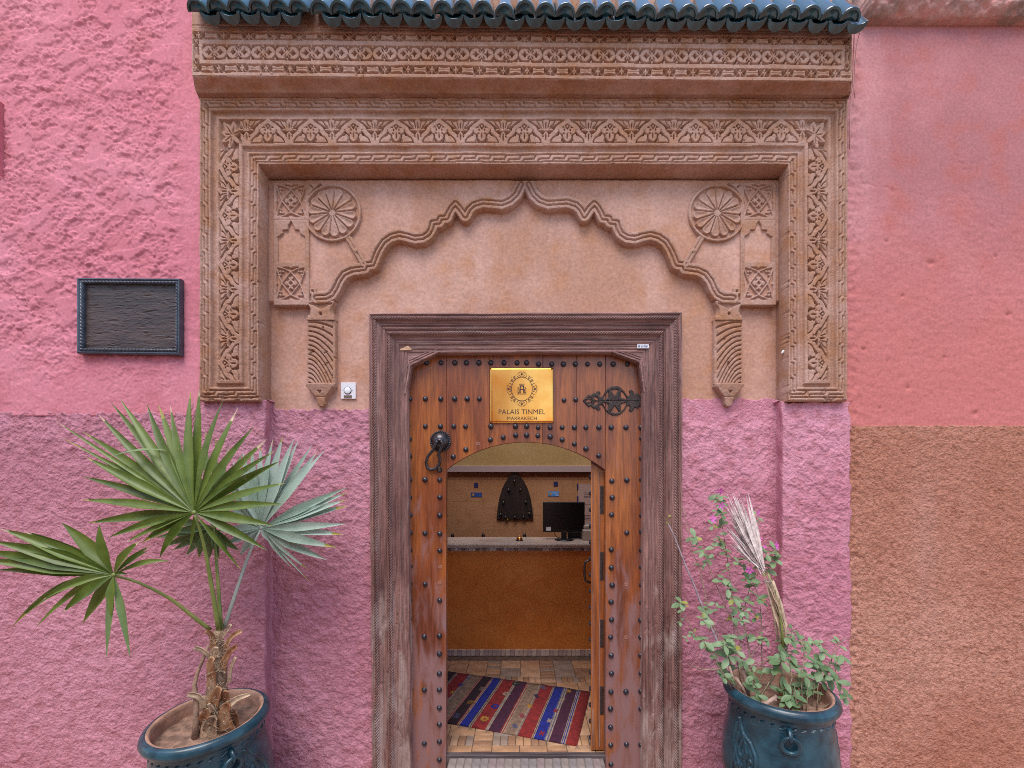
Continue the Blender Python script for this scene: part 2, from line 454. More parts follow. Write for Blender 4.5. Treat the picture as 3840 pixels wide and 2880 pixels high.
M['brass'] = plain("polished_brass", (0.96, 0.37, 0.07), 0.24, 1.0, vary=0.12, vscale=7, c2=(0.97, 0.50, 0.13))
M['etch'] = plain("etched_dark_letters", (0.045, 0.012, 0.012), 0.6)
M['glaze'] = plain("teal_glaze", (0.007, 0.060, 0.085), 0.14, 0.0, coat=1.0, vary=0.7, vscale=16, bump=0.4, bscale=50)
M['mortar'] = plain("dark_tile_mortar", (0.02, 0.022, 0.022), 0.7, vary=0.5, vscale=30, c2=(0.12, 0.045, 0.03), bump=0.8, bscale=70)
M['pot'] = plain("teal_pot_paint", (0.008, 0.046, 0.073), 0.33, 0.0, coat=0.3, vary=0.4, vscale=14, bump=0.15, bscale=120, c2=(0.019, 0.075, 0.105))
M['clay'] = plain("unglazed_clay", (0.42, 0.24, 0.16), 0.9, vary=0.3, vscale=15, bump=0.5, bscale=90)
M['soil'] = plain("dry_soil", (0.24, 0.145, 0.10), 0.95, vary=0.4, vscale=26, bump=1.0, bscale=110)
M['white'] = plain("white_plastic", (0.78, 0.78, 0.80), 0.35)
M['steel'] = plain("brushed_steel", (0.85, 0.84, 0.85), 0.3, 0.3)
M['ink'] = plain("dark_ink", (0.02, 0.02, 0.06), 0.6)
M['black'] = plain("black_plastic", (0.008, 0.008, 0.009), 0.35)
M['slate'] = plain("blue_black_paint", (0.045, 0.058, 0.08), 0.38, coat=0.3, vary=0.3, vscale=20, bump=0.3, bscale=90)
M['signboard'] = wood("dark_cracked_board", (0.05, 0.032, 0.026), (0.115, 0.075, 0.062), axis='x', rough=0.45, fine=70, bump=0.6)
# ================================================================== SETTING
ZF, ZS = -0.096, -0.24        # hall floor, alley ground
bm = bmesh.new(); box(bm, (-30, -14, -0.6), (30, -0.45, ZS))
g = bmput(bm, "ground", plaster("alley_paving", (0.36, 0.26, 0.20), (0.42, 0.31, 0.25), (0.30, 0.21, 0.16), 1.0, 8, 0.5, 0.4, 60)); tag(g, kind="structure")
bm = bmesh.new(); box(bm, (-30, -0.45, -0.6), (30, 0.3, ZS + 0.04))
g = bmput(bm, "pavement", bpy.data.materials["alley_paving"]); tag(g, kind="structure")
# the house across the alley, behind the photographer: it returns warm light to the shaded facade
opp = thing("house", "terracotta house across the alley behind the photographer", "house", (-7, -4.6, ZS))
bm = bmesh.new(); box(bm, (-14, -9, ZS), (-0.22, -4.6, 3.4))
bmput(bm, "wall", plaster("terracotta_render", (0.68, 0.31, 0.13), (0.74, 0.36, 0.17), (0.6, 0.26, 0.1), 0.8, 4, 0.5), opp)
bm = bmesh.new(); box(bm, (-14.1, -9.1, 3.403), (-0.15, -4.52, 3.5)); bmput(bm, "coping", bpy.data.materials["terracotta_render"], opp)
bm = bmesh.new(); box(bm, (-2.7, -4.63, ZS + 0.004), (-1.6, -4.598, 2.0)); bmput(bm, "door", M['frame'], opp)
yard = thing("yard_wall", "low terracotta yard wall across the alley behind the photographer", "wall", (7, -5.6, ZS))
bm = bmesh.new(); box(bm, (-0.21, -5.9, ZS), (14, -5.6, 1.5)); bmput(bm, "wall", bpy.data.materials["terracotta_render"], yard)

# ================================================================== HOUSE WALL (left neighbour wall and rough dado)
house = thing("house_wall", "pink rendered house wall around the carved doorway, smooth above and rough below", "wall", (0, 0, ZS))
bm = bmesh.new()
box(bm, (-9, 0.22, ZS), (-1.62, 3.9, 4.72)); box(bm, (1.62, 0.22, ZS), (2.02, 3.9, 4.72))
box(bm, (-1.617, 0.22, 2.62), (1.617, 0.45, 4.72)); box(bm, (-1.617, 3.05, 2.62), (1.617, 3.9, 3.1))
box(bm, (-1.617, 0.22, 2.14), (1.617, 0.29, 2.617))
box(bm, (-1.617, 0.22, ZS), (-0.66, 0.29, 2.137)); box(bm, (0.66, 0.22, ZS), (1.617, 0.29, 2.137))
bmput(bm, "masonry", M['dado'], house)

def h_stucco(X, Y):
    sm = sst(1250, 1480, Y + 60 * gn(X / 200, Y / 200, 4))
    wx = X + 12 * gn(X / 26, Y / 26, 31) + 2 * gn(X / 8, Y / 8, 35); wy = Y + 12 * gn(X / 26, Y / 26, 33) + 2 * gn(X / 8, Y / 8, 37)
    n1 = fbm(wx + 0.4 * wy, 1.2 * wy - 0.2 * wx, 78, 3, 1, 0.5); n2 = fbm(wx + 0.3 * wy, 1.3 * wy, 52, 3, 12, 0.55)
    flat = sst(0.02, 0.28, fbm(X + 0.4 * Y, Y, 120, 3, 21, 0.55))
    r = fbm(X + 0.35 * Y, 1.3 * Y, 14, 4, 2, 0.65)
    h = 0.0052 * sst(-0.03, 0.03, n1) + 0.0050 * sst(0.10, 0.17, n2) * (1 - flat) + (1 - 0.95 * flat) * (0.0034 * r - 0.0012) + 0.004 * flat
    edge = sst(640, 700, X)                       # smoother strip beside the frame
    h = h * (1 - 0.72 * sm) * (1 - 0.75 * edge) + 0.003 * sm
    return h + 0.0012 * fbm(X, Y, 260, 2, 8)
def wav_bottom(y1, amp, seed, s=40, y0=None, rng=120):
    def f(X, Y):
        return X, Y + sst(y1 - rng, y1, Y) * amp * fbm(X, 0 * X, s, 3, seed)
    return f
def wav_top(y0, amp, seed, s=40, rng=100):
    def f(X, Y):
        return X, Y + (1 - sst(y0, y0 + rng, Y)) * amp * fbm(X, 0 * X, s, 3, seed)
    return f
relief("upper_stucco", -400, 752, -200, 1560, 3.8, h_stucco, 0.0, M['stucco'], house, skirt=0.1, label="smooth trowelled pink stucco")

def crepi(X, Y, s, amp, seed, ax=0.0, ay=1.0):
    """thrown render: rounded grains with sharp creases between them"""
    u, v = X + ax * Y, ay * Y
    wu = u + 0.4 * s * gn(u / s / 1.6, v / s / 1.6, seed + 41); wv = v + 0.4 * s * gn(u / s / 1.6, v / s / 1.6, seed + 47)
    d1 = np.clip(1.05 - worley(wu / s, wv / s, seed) ** 2 * 1.5, 0, 2); d2 = np.clip(1.0 - worley(wu / s * 1.9, wv / s * 1.9, seed + 5) ** 2 * 1.4, 0, 2)
    sel = sst(-0.35, 0.45, fbm(X, Y, s * 2.6, 2, seed + 13))          # thinner patches between the thrown lumps
    return amp * ((0.35 + 0.65 * sel) * (0.8 * d1 + 0.75 * d2) + 0.22 * fbm(u, v, s * 2.2, 4, seed + 7, 0.6) - 0.5) + amp * 0.4 * fbm(X, Y, s * 6, 2, seed + 3)
def yl(X, Y):      # the pilaster under the frame steps back to the doorway wall
    return 0.092 * sst(992, 1026, X + 6 * gn(X / 30, Y / 90, 6))
def h_dl(X, Y):
    rec = sst(1000, 1030, X)
    amp = 0.0054 + 0.0018 * rec + 0.002 * sst(1800, 1500, Y)
    a = crepi(X, Y, 15, 1.0, 11, 0.35, 1.25); b = crepi(X, Y, 16, 1.0, 15, 0.0, 1.05)
    h = (a * (1 - rec) + b * rec) * amp
    c = np.exp(-((X - 1010) / 14.0) ** 2)          # rounded, smoother corner
    return h * (1 - 0.75 * c) + 0.004
topl = lambda X: 1548 - 48 * sst(700, 745, X) + 36 * sst(1005, 1040, X)
def warp_dl(X, Y):
    t0 = topl(X) + 9 * fbm(X, 0 * X, 38, 3, 5)
    return X, t0 + (Y - 1500) * (2990 - t0) / 1490.0
relief("rough_dado", -400, 1402, 1500, 2990, 4.0, h_dl, yl, M['dado_left'], house, skirt=0.1, warp=warp_dl, label="mauve rough-cast dado left of the door")

def yr(X, Y):
    return 0.092 * (1 - sst(2902, 2934, X + 6 * gn(X / 30, Y / 90, 16)))
def h_dr(X, Y):
    fl = sst(1540, 1600, Y + 30 * fbm(X, Y, 60, 2, 3) + 40 * sst(2890, 2960, X))     # smooth strip at the top
    h = crepi(X, Y, 15, 0.0072, 21, 0.1, 1.1)
    c = np.exp(-((X - 2914) / 16.0) ** 2) + np.exp(-((X - 3176) / 10.0) ** 2)
    return h * (0.16 + 0.84 * fl) * (1 - 0.7 * np.clip(c, 0, 1)) + 0.004 + 0.004 * fl
def warp_dr(X, Y):
    t0 = 1497 + 12 * sst(2900, 2940, X) + 7 * fbm(X, 0 * X, 45, 3, 31)
    return X + sst(3150, 3184, X) * 7 * fbm(Y, 0 * Y, 45, 4, 33), t0 + (Y - 1500) * (2990 - t0) / 1490.0
relief("rough_dado", 2536, 3184, 1500, 2990, 4.0, h_dr, yr, M['dado'], house, skirt=0.1, warp=warp_dr, label="pink rough-cast dado right of the door")

# ------------------------------------------------------------------ right neighbour wall
neigh = thing("neighbour_wall", "weathered red plaster wall with sandy brown lower half right of the doorway", "wall", (1.95, 0, ZS))
def h_rp(X, Y):
    h = 0.0028 * fbm(X, Y, 190, 3, 41) + 0.0016 * fbm(X, Y * 1.5, 34, 4, 45) * sst(500, 900, Y)
    pk = fbm(X, Y, 13, 2, 48); h = h - 0.0022 * sst(0.66, 0.85, pk) * sst(700, 1000, Y)
    for (x, y, r) in ((3492, 985, 13), (3325, 905, 7), (3385, 1110, 8), (3780, 1180, 9), (3545, 1340, 7), (3405, 1455, 8), (3660, 1552, 11), (3240, 1310, 8), (3735, 960, 6), (3300, 1530, 6)):
        h = h - 0.010 * np.exp(-((X - x) ** 2 + ((Y - y) * 1.3) ** 2) / (r * r))
    h = h + 0.006 * sst(3260, 3190, X) * fbm(X, Y, 30, 3, 51)
    jx, jy = X + 9 * gn(X / 22, Y / 22, 57), Y + 9 * gn(X / 22, Y / 22, 59)
    for cr_ in ([(3560, 540), (3620, 640), (3610, 700), (3680, 800), (3740, 880)], [(3230, 690), (3300, 700), (3380, 720)], [(3700, 1180), (3660, 1240), (3690, 1330)], [(3250, 1480), (3320, 1380), (3340, 1330)]):
        h = h - 0.0035 * sst(5.0, 1.5, dline(jx, jy, cr_)) * sst(-0.3, 0.2, fbm(X, Y, 60, 2, 53))
    return h
relief("upper_plaster", 3172, 4260, 60, 1606, 5.0, h_rp, 0.012, M['red_plaster'], neigh, skirt=0.1, warp=wav_bottom(1606, 4, 55, 30), label="faded red plaster")
def h_sd(X, Y):
    return crepi(X, Y, 12, 0.0042, 61, 0.35, 1.3) + 0.0026 * fbm(X + 0.5 * Y, 1.7 * Y, 11, 3, 63, 0.7) + 0.004 * fbm(X, Y, 150, 3, 65) + 0.011 + 0.008 * sst(3260, 3190, X) * fbm(X, Y, 22, 3, 67)
relief("lower_render", 3176, 4260, 1597, 2990, 4.2, h_sd, 0.012, M['sand'], neigh, skirt=0.1, warp=wav_top(1597, 5, 56, 26), label="rough sandy brown render")
def h_ld(X, Y):
    yb = 84 + 0.012 * (X - 3200)
    p = sst(0, 0.5, (Y + 60) / 60) * 0 + np.clip(np.cos((Y - 30) / (yb - 30 + 12) * 1.45), 0, 1) ** 0.5
    p = np.where(Y < 30, 1.0 - 0.25 * sst(30, -10, Y) - 0.3 * sst(10, -4, Y + 12 * fbm(X, Y, 60, 2, 73)), p)
    return 0.10 * p + 0.014 * fbm(X, Y, 40, 4, 71, 0.6) + 0.01 * fbm(X, Y, 140, 2, 75)
relief("ledge", 3226, 4260, -200, 96, 4.0, h_ld, 0.012, M['ledge'], neigh, skirt=0.1, label="eroded plaster ledge stained grey")
bm = bmesh.new(); box(bm, (2.024, 0.11, ZS), (9, 3.9, 1.945)); box(bm, (3.60, 0.003, ZS), (9, 0.1, 1.945)); bmput(bm, "masonry", M['sand'], neigh)
bm = bmesh.new(); box(bm, (2.024, 0.11, 1.948), (9, 3.9, 4.72)); box(bm, (3.60, 0.006, 1.948), (9, 0.1, 4.35)); bmput(bm, "masonry", M['red_plaster'], neigh)
bm = bmesh.new(); box(bm, (-9, 0.003, ZS), (-3.68, 0.2, 2.03)); bmput(bm, "rough_dado", M['dado_left'], house)
bm = bmesh.new(); box(bm, (-9, 0.0, 2.033), (-3.68, 0.2, 4.72)); bmput(bm, "upper_stucco", M['stucco'], house)

# ================================================================== CARVED PORTAL
portal = thing("carved_portal", "carved brown plaster surround with scalloped blind arch over the wooden door", "portal", (0, 0, 1.7))
YA = -0.045
# --- shared motif functions
def upw(d): return up(d + 1.7, 2.0)
def floral(s, v, T, V, bev=2.0):
    """running palmette and pointed arch scroll: 0 ground .. 1 face"""
    u = (np.mod(s + T / 2, T) - T / 2) * 164.0 / T
    w_ = v * 93.0 / V
    a = np.abs(u); b = 82 - a                     # distance from the palmette axis
    R = np.zeros(u.shape)
    arch = [(0, 5), (14, 16), (29, 26), (39, 36), (43, 47), (52, 57), (63, 66), (71, 78), (76, 95)]
    R = np.maximum(R, upw(8.2 - dline(a, w_, arch)))
    fan = [(0, 44), (10, 39), (20, 33), (38, 21), (52, 9), (57, 4.5), (36, 6), (15, 8), (9, 3), (0, 0)]
    fan = [(-x, y) for x, y in fan[1:]][::-1] + fan
    R = np.maximum(R, upw(dpoly(b, w_, fan)))
    R = np.maximum(R, upw(dpoly(b, w_, [(-2, 44), (20, 37), (29, 40), (27, 46), (4, 47)])))
    R = np.maximum(R, upw(lens(b, w_, (0, 46), (0, 96), 12)))
    R = np.maximum(R, upw(lens(a, w_, (0, 42), (0, 89), 16, 0.7)))
    R = np.maximum(R, upw(12.5 - np.hypot(a - 18, w_ - 45)))
    R = np.maximum(R, upw(6.0 - (np.abs(a) + np.abs(w_ - 26))))
    R = np.maximum(R, upw(2.6 - dseg(a, w_, (1, 44), (11, 28))))
    R = np.maximum(R, upw(dpoly(a, w_, [(18, 66), (24, 60), (31, 57), (35, 65), (45, 68), (55, 75), (63, 90), (20, 90)])))
    R = np.maximum(R, upw(5 - np.hypot(a - 33, w_ - 42)))
    G = np.zeros(u.shape)
    G = np.maximum(G, up(lens(b, w_, (0, 10), (0, 42), 3.2), 2))
    G = np.maximum(G, up(2.0 - dline(b, w_, [(8, 34), (13, 8)]), 1.6))
    G = np.maximum(G, up(2.0 - dline(b, w_, [(16, 31), (28, 20), (34, 7)]), 1.6))
    G = np.maximum(G, up(lens(b, w_, (3, 49.5), (30, 47), 4.6), 2))
    G = np.maximum(G, up(lens(b, w_, (0, 54), (0, 88), 3.4), 2))
    G = np.maximum(G, up(lens(b, w_, (11, 62), (11, 72), 3.0), 2))
    G = np.maximum(G, up(lens(a, w_, (0, 50), (0, 82), 3.0), 2))
    G = np.maximum(G, up(lens(a, w_, (10, 36), (11, 46), 3.0), 2))
    G = np.maximum(G, up(lens(a, w_, (8, 57), (16, 53), 3.2), 2))
    G = np.maximum(G, up(2.0 - dline(a, w_, [(21, 60), (19, 72), (23, 86)]), 1.6))
    G = np.maximum(G, up(2.4 - np.hypot(a - 33, w_ - 42), 1.5))
    return np.clip(R - 0.85 * G, 0, 1)
def chain(s, v, T, V):
    """interlocking Z joints between two border lines: 1 = groove"""
    u = np.mod(s, T); d = None
    z = [(0, 0), (5, 0.42 * V), (T - 12, 0.46 * V), (T - 5, V)]
    for k in (-T, 0, T):
        e = dline(u + k, v, z); d = e if d is None else np.minimum(d, e)
    d = np.minimum(d, np.minimum(np.abs(v), np.abs(v - V)))
    return sst(3.3, 1.3, d)
TB = [0, 10, 33, 44, 63, 75, 149, 161, 177, 190, 211, 224]
YT = [365, 374, 401, 414, 435, 448, 535, 547, 566, 578, 604, 616]
def h_alfiz(X, Y):
    Xw = X + 1.6 * fbm(X, Y, 130, 2, 81); Yw = Y + 1.8 * fbm(X, Y, 150, 2, 83)
    tL, tR = Xw - 746, 3180 - Xw
    tT = np.interp(Yw, YT, TB) + np.where(Yw < 365, Yw - 365, 0) + np.where(Yw > 616, Yw - 616, 0)
    tB = np.interp(1503 - Yw, [0, 13, 40, 51, 65, 78, 400], [0, 10, 33, 44, 63, 75, 400])
    tS = np.minimum(tL, tR)
    t = np.minimum(tS, tT)
    m = np.minimum(np.minimum(t, 224 - t), tB)
    outer = t < 112
    # profile by distance from the nearer border
    prof = np.interp(m, [0, 3, 43, 45, 50, 61, 64, 74, 77, 112], [-0.006, 0, 0, -0.016, -0.021, -0.016, -0.002, 0.0, -0.002, -0.002])
    fl = m > 74.5
    # coordinate along the band
    bott = (tB < np.minimum(t, 224 - t))
    topb = (tT < tS)
    s = np.where(bott, Xw, np.where(topb, Xw, -Yw + 3000))
    sm = np.where(topb | bott, Xw, Yw)
    g = np.where((m > 8) & (m < 36), np.where(topb, chain(sm, (m - 10.0) * (27 / 23.0), 56, 27), np.where(bott, chain(sm, m - 10.0, 74, 23), chain(sm, (m - 10.0), 59, 23))), 0)
    # floral field
    vt = np.interp(Yw, [448, 535], [0, 1]); vs = np.interp(tS, [75, 149], [0, 1])
    ft = floral(Xw - 1004, vt * 93, 160.5, 93.0); fs = floral(Yw - 625, vs * 93, 184.0, 93.0)
    f = np.where(topb, ft, fs)
    # corner fan of leaves
    cx = np.where(Xw < 1960, Xw - 895, 3031 - Xw); cy = Yw - 535
    cor = (cx < 6) & (cy < 22) & fl
    lf = np.zeros(X.shape); gr = np.zeros(X.shape)
    for (ax, ay, wd) in ((-60, -80, 15), (-20, -84, 14), (-70, -42, 14), (-68, -2, 12), (10, -60, 9), (-38, 26, 10)):
        lf = np.maximum(lf, up(lens(cx, cy, (-22, -24), (ax, ay), wd))); gr = np.maximum(gr, up(lens(cx, cy, (-26, -29), (ax * 0.8, ay * 0.8), 2.6), 2))
    lf = np.maximum(lf, up(lens(cx, cy, (4, 4), (-30, -34), 10)))
    f = np.where(cor, np.clip(lf - 0.8 * gr, 0, 1), f)
    h = np.where(fl, -0.023 + 0.023 * f, prof) - 0.013 * g
    rough = 0.0011 * fbm(X, Y, 9, 3, 85) + 0.002 * fbm(X, Y, 60, 2, 87)
    # worn and chipped foot of the legs
    ch = sst(1440, 1505, Y) * sst(0.15, 0.6, fbm(X, Y, 34, 3, 89))
    ch = np.maximum(ch, sst(0.62, 0.8, fbm(X, Y, 30, 2, 90)) * sst(8, 0, np.minimum(t, 224 - t)))
    return h + rough - 0.014 * ch
relief("carved_frieze_head", 746, 3180, 365, 616, 2.0, h_alfiz, YA, M['stone'], portal, skirt=0.09, label="top band of palmettes between chain borders")
relief("carved_leg", 746, 970, 616, 1503, 2.0, h_alfiz, YA, M['stone'], portal, skirt=0.09, label="left carved band")
relief("carved_leg", 2956, 3180, 616, 1503, 2.0, h_alfiz, YA, M['stone'], portal, skirt=0.09, label="right carved band")
# sloping inner reveal from the face back to the panel
YB = 0.058
def reveal(name, pa, pb, n, m, flare=None):
    """grid between outline pa (at the face) and pb (at the panel)"""
    V = []
    for j in range(m + 1):
        t = j / m
        for i in range(n + 1):
            s = i / n
            A = [pa[0][k] * (1 - s) + pa[1][k] * s for k in (0, 1)]; B = [pb[0][k] * (1 - s) + pb[1][k] * s for k in (0, 1)]
            a = P(A[0], A[1], YA); b = P(B[0], B[1], YB + 0.038)
            tt = t
            p = a.lerp(b, tt)
            bulge = math.sin(t * PI) * 0.010
            nz = 0.0022 * float(fbm(np.array(A[0] + t * 40.0), np.array(A[1] + t * 40.0), 40, 3, 91))
            p.y += -bulge * 0.4 + nz
            V.append(p)
    Q = [(j * (n + 1) + i, (j + 1) * (n + 1) + i, (j + 1) * (n + 1) + i + 1, j * (n + 1) + i + 1) for j in range(m) for i in range(n)]
    me = npmesh(name, [tuple(v) for v in V], Q)
    return put(me, name, M['stone'], portal, smooth=True)
reveal("sloping_reveal", [(970, 616), (2956, 616)], [(1020, 684), (2908, 684)], 200, 10)
reveal("sloping_reveal", [(970, 1503), (970, 616)], [(1018, 1500), (1020, 684)], 90, 8)
reveal("sloping_reveal", [(2956, 616), (2956, 1503)], [(2908, 684), (2910, 1500)], 90, 8)

# ------------------------------------------------------------------ blind arch and its panel
MX = 1968.0
def c3(x, y): return (960 + x / 2.212, 620 + y / 2.212)
half = [c3(*p) for p in ((505, 1103), (590, 1098), (632, 1076), (662, 1030), (690, 965), (735, 905), (800, 875), (905, 862), (912, 832), (972, 825), (992, 770), (1020, 705), (1062, 640), (1122, 598), (1190, 580), (1255, 592), (1320, 612), (1385, 605), (1432, 575), (1456, 530), (1468, 485), (1522, 478), (1532, 448), (1582, 442), (1598, 405), (1622, 360), (1656, 325), (1696, 365), (1738, 428), (1764, 375), (1805, 335), (1880, 312), (1960, 318), (2040, 325), (2105, 300), (2158, 250), (2200, 165))]
archline = half + [(2 * MX - x, y) for x, y in half[::-1]]
region = [(1172, 1135)] + half + [(2 * MX - x, y) for x, y in half[::-1]] + [(2 * MX - 1172, 1135)]
ARCH_D = 0.034
def h_field(X, Y):
    """spandrels stand forward of the wall seen through the arch"""
    d = dpoly(X, Y, region + [(2746, 1600), (1190, 1600)])
    low = sst(-6, 6, d)
    side = sst(1128, 1142, Y)                    # below the corner panels the wall drops back too
    low = np.maximum(low, side)
    h = -ARCH_D * low
    pool = sst(60, 18, dline(X, Y, archline)) * (1 - low)
    jx, jy = X + 7 * gn(X / 18, Y / 18, 57), Y + 7 * gn(X / 18, Y / 18, 59)
    for cr_ in ([(2073, 690), (2068, 760), (2060, 830), (2052, 900)], [(2330, 720), (2340, 790)], [(1130, 1180), (1120, 1260), (1090, 1300)]):
        h = h - 0.004 * sst(4.0, 1.2, dline(jx, jy, cr_))
    return h - 0.004 * pool + 0.0022 * fbm(X, Y, 120, 3, 101) + 0.0007 * fbm(X, Y, 14, 3, 103)
def keep_field(X, Y):
    return ~((X > 1404) & (X < 2540) & (Y > 1194))
def yb_field(X, Y): return np.full(X.shape, YB)
relief("arch_panel", 985, 2940, 676, 1546, 4.2, h_field, YB, M['tymp'], portal, skirt=0.05, keep=keep_field, label="plain tan plaster under and over the blind arch")
def h_arch(X, Y):
    Xm = np.where(X > MX, 2 * MX - X, X) + 1.2 * fbm(X, Y, 60, 2, 105)
    d = dline(Xm, Y, half)
    g = sst(3.8, 1.5, np.abs(d - 7.4))
    return np.where(d < 26, 0.014 * sst(24, 21, d) - 0.050 * sst(22.0, 25.5, d), -0.06) + 0.003 * (np.cos(np.clip(d, 0, 21) * np.pi / 7.2 * 1.0) - 1) * 0 - 0.014 * g + 0.0012 * fbm(X, Y, 12, 3, 107)
relief("scalloped_arch_moulding", 1172, 2764, 684, 1142, 2.0, h_arch, YB, M['stone'], portal, skirt=0, keep=lambda X, Y: dline(np.where(X > MX, 2 * MX - X, X), Y, half) < 27, label="triple ridged scalloped arch")
# scroll ends, small squares at the arch springing
for sgn in (0, 1):
    mx = lambda x: 2 * MX - x if sgn else x
    def h_sq(X, Y, mx=mx):
        X0 = np.where(X > MX, 2 * MX - X, X)
        o = 13 - np.maximum(np.abs(X0 - 1175), np.abs(Y - 1094)); i = 5 - np.maximum(np.abs(X0 - 1175), np.abs(Y - 1094))
        return 0.014 * up(o) - 0.013 * up(i) - 0.002
    a, b = sorted((mx(1161), mx(1189)))
    relief("arch_scroll", a, b, 1080, 1108, 2.0, h_sq, YB, M['stone'], portal, skirt=0.02)
    # corner post: two star panels and a niche between borders
    def h_post(X, Y):
        X0 = np.where(X > MX, 2 * MX - X, X)
        h = np.zeros(X.shape)
        for cy, hh in ((752, 62), (1062, 62)):
            u = (X0 - 1090) / 55.0; v = (Y - cy) / hh
            au, av = np.abs(u), np.abs(v)
            inn = up(np.minimum(1 - au, 1 - av) * 55, 3)
            R = np.zeros(X.shape)
            for st in ([(-1, -1), (-0.5, -0.9), (0, -0.70), (0.62, 0), (0.82, 0.45), (1, 1)], [(-1, -1), (-0.82, -0.45), (-0.62, 0), (0, 0.70), (0.5, 0.9), (1, 1)]):
                for f in (1, -1):
                    R = np.maximum(R, up(4.3 - 55 * dline(u * f, v, st), 2.4))
            # fleurons in the corners, darts at mid sides, chequer in the heart
            for (fx, fy, fr_) in ((0.70, 0.70, 7.0), (0.52, 0.72, 5.5), (0.72, 0.52, 5.5)):
                R = np.maximum(R, up(fr_ - np.hypot((au - fx) * 55, (av - fy) * hh), 2.0))
            R = R * (1 - up(2.6 - np.hypot((au - 0.64) * 55, (av - 0.64) * hh), 1.5))
            R = np.maximum(R, up(5 - (np.abs((au - 0.97)) * 55 + av * 30), 2)); R = np.maximum(R, up(6 - (np.abs((av - 0.97)) * 55 + au * 32), 2))
            ck = up((0.50 - au - av * 0.9) * 40, 2.0)
            for (hx, hy) in ((0, 0), (0.22, 0.22), (0.0, 0.44)):
                ck = ck * (1 - up((0.135 - np.abs(au - hx) - np.abs(av - hy)) * 45, 1.8))
            R = np.maximum(R, ck)
            h = np.where((au < 1.02) & (av < 1.02), -0.022 * inn * (1 - R), h)
        nt_ = [(1041, 982), (1041, 893), (1037, 890), (1060, 874), (1058, 862), (1078, 860), (1080, 846), (1090, 826), (1100, 844), (1104, 860), (1122, 860), (1124, 874), (1144, 886), (1144, 982)]
        h = h - 0.045 * up(dpoly(X0, Y, nt_), 3)
        h = h - 0.003 * sst(2, 0.6, np.abs(X0 - 1148.5))
        h = h - 0.0025 * sst(2, 0.6, np.abs(Y - 824)) * (X0 < 1148)
        return h + 0.0011 * fbm(X, Y, 12, 3, 111)
    a, b = sorted((mx(1026), mx(1158)))
    relief("star_panel_post", a, b, 686, 1143, 2.0, h_post, YB - 0.012, M['stone'], portal, skirt=0.06, label="corner post with two star panels and a small niche")
    # rosette in its ring, tied to the arch by a bar
    RC = (1249, 802)
    def h_ros(X, Y):
        X0 = np.where(X > MX, 2 * MX - X, X)
        dx, dy = X0 - RC[0], Y - RC[1]; r = np.hypot(dx, dy); an = np.arctan2(dy, dx)
        N = 14
        k = np.abs(np.mod(an / (2 * np.pi) * N + 0.25, 1) - 0.5) * 2          # 0 petal middle .. 1 seam
        half_w = r * np.pi / N
        e = (1 - k) * half_w                                                 # px from the seam
        tip = 92.5 - r - 17 * k ** 2.4
        dd = np.minimum(e, tip)
        pet = np.interp(dd, [0, 1.6, 3.4, 7.5, 14], [0.1, 0.72, 1.0, 0.86, 0.70])
        pet = np.where(r < 12, 0.75, pet)
        h = 0.027 * pet * up(92 - r, 2) - 0.009
        ring = up(6.0 - np.abs(r - 103), 2.4)
        h = np.maximum(h, 0.016 * ring - 0.004 * (1 - ring))
        h = np.where(r > 110, -0.02, h)
        bar0, bar1 = c3(775, 615), c3(905, 835)
        q = dseg(X0, Y, bar0, bar1); n = np.abs(q - 0)
        bar = 0.013 * up(13 - q, 2.2) - 0.005 * sst(2.4, 0.8, q)
        kn = c3(835, 715); bar = np.maximum(bar, 0.017 * up(8 - np.hypot(X0 - kn[0], Y - kn[1]), 2))
        h = np.where((q < 14) & (r > 100), np.maximum(h, bar - 0.001), h)
        # leaf between ring and post
        lfz = np.maximum(up(lens(X0, Y, (1160, 692), (1190, 712), 7), 2), up(lens(X0, Y, (1160, 700), (1168, 745), 7), 2))
        lfz = np.maximum(lfz, up(dpoly(X0, Y, [(1160, 690), (1215, 690), (1195, 702), (1180, 715), (1162, 742)]), 2))
        lfz = lfz * (1 - up(lens(X0, Y, (1164, 696), (1178, 710), 2.5), 1.5))
        h = np.where((r > 109) & (X0 < 1215) & (Y < 745), 0.013 * lfz - 0.02 * (1 - lfz), h)
        return h + 0.0009 * fbm(X, Y, 12, 3, 115)
    a, b = sorted((mx(1158), mx(1376)))
    def keep_ros(X, Y):
        X0 = np.where(X > MX, 2 * MX - X, X)
        return (np.hypot(X0 - RC[0], Y - RC[1]) < 111) | (dseg(X0, Y, c3(775, 615), c3(905, 835)) < 14) | ((X0 < 1218) & (Y < 748))
    relief("rosette", a, b, 687, 1003, 2.0, h_ros, YB - 0.002, M['stone'], portal, skirt=0.02, keep=keep_ros, label="ringed rosette of fourteen petals")
    # bracket column
    def h_cap(X, Y):
        X0 = np.where(X > MX, 2 * MX - X, X)
        u = (X0 - 1214) / 55.0; v = (Y - 1141) / 66.0
        wdt = 1.0 - 0.14 * np.sin(np.clip(v, 0, 1) * np.pi) ** 1.4
        body = up((wdt - np.abs(u)) * 55, 6)
        h = 0.045 * body
        y_ = 14 + 38 * np.exp(-np.abs(u) * 3.2) * 0.55
        h = h - 0.012 * sst(-3, 3, (1141 + 8 + 24 * (1 - np.abs(u)) ** 2) - Y) * (np.abs(u) < 0.75) * (Y > 1146)
        h = h - 0.016 * up(9 - (np.abs(X0 - 1214) * 1.25 + np.abs(Y - 1186)), 3)
        h = h - 0.012 * up(lens(np.abs(X0 - 1214), Y, (46, 1150), (40, 1200), 9), 4)
        return h + 0.0015 * fbm(X, Y, 16, 3, 121)
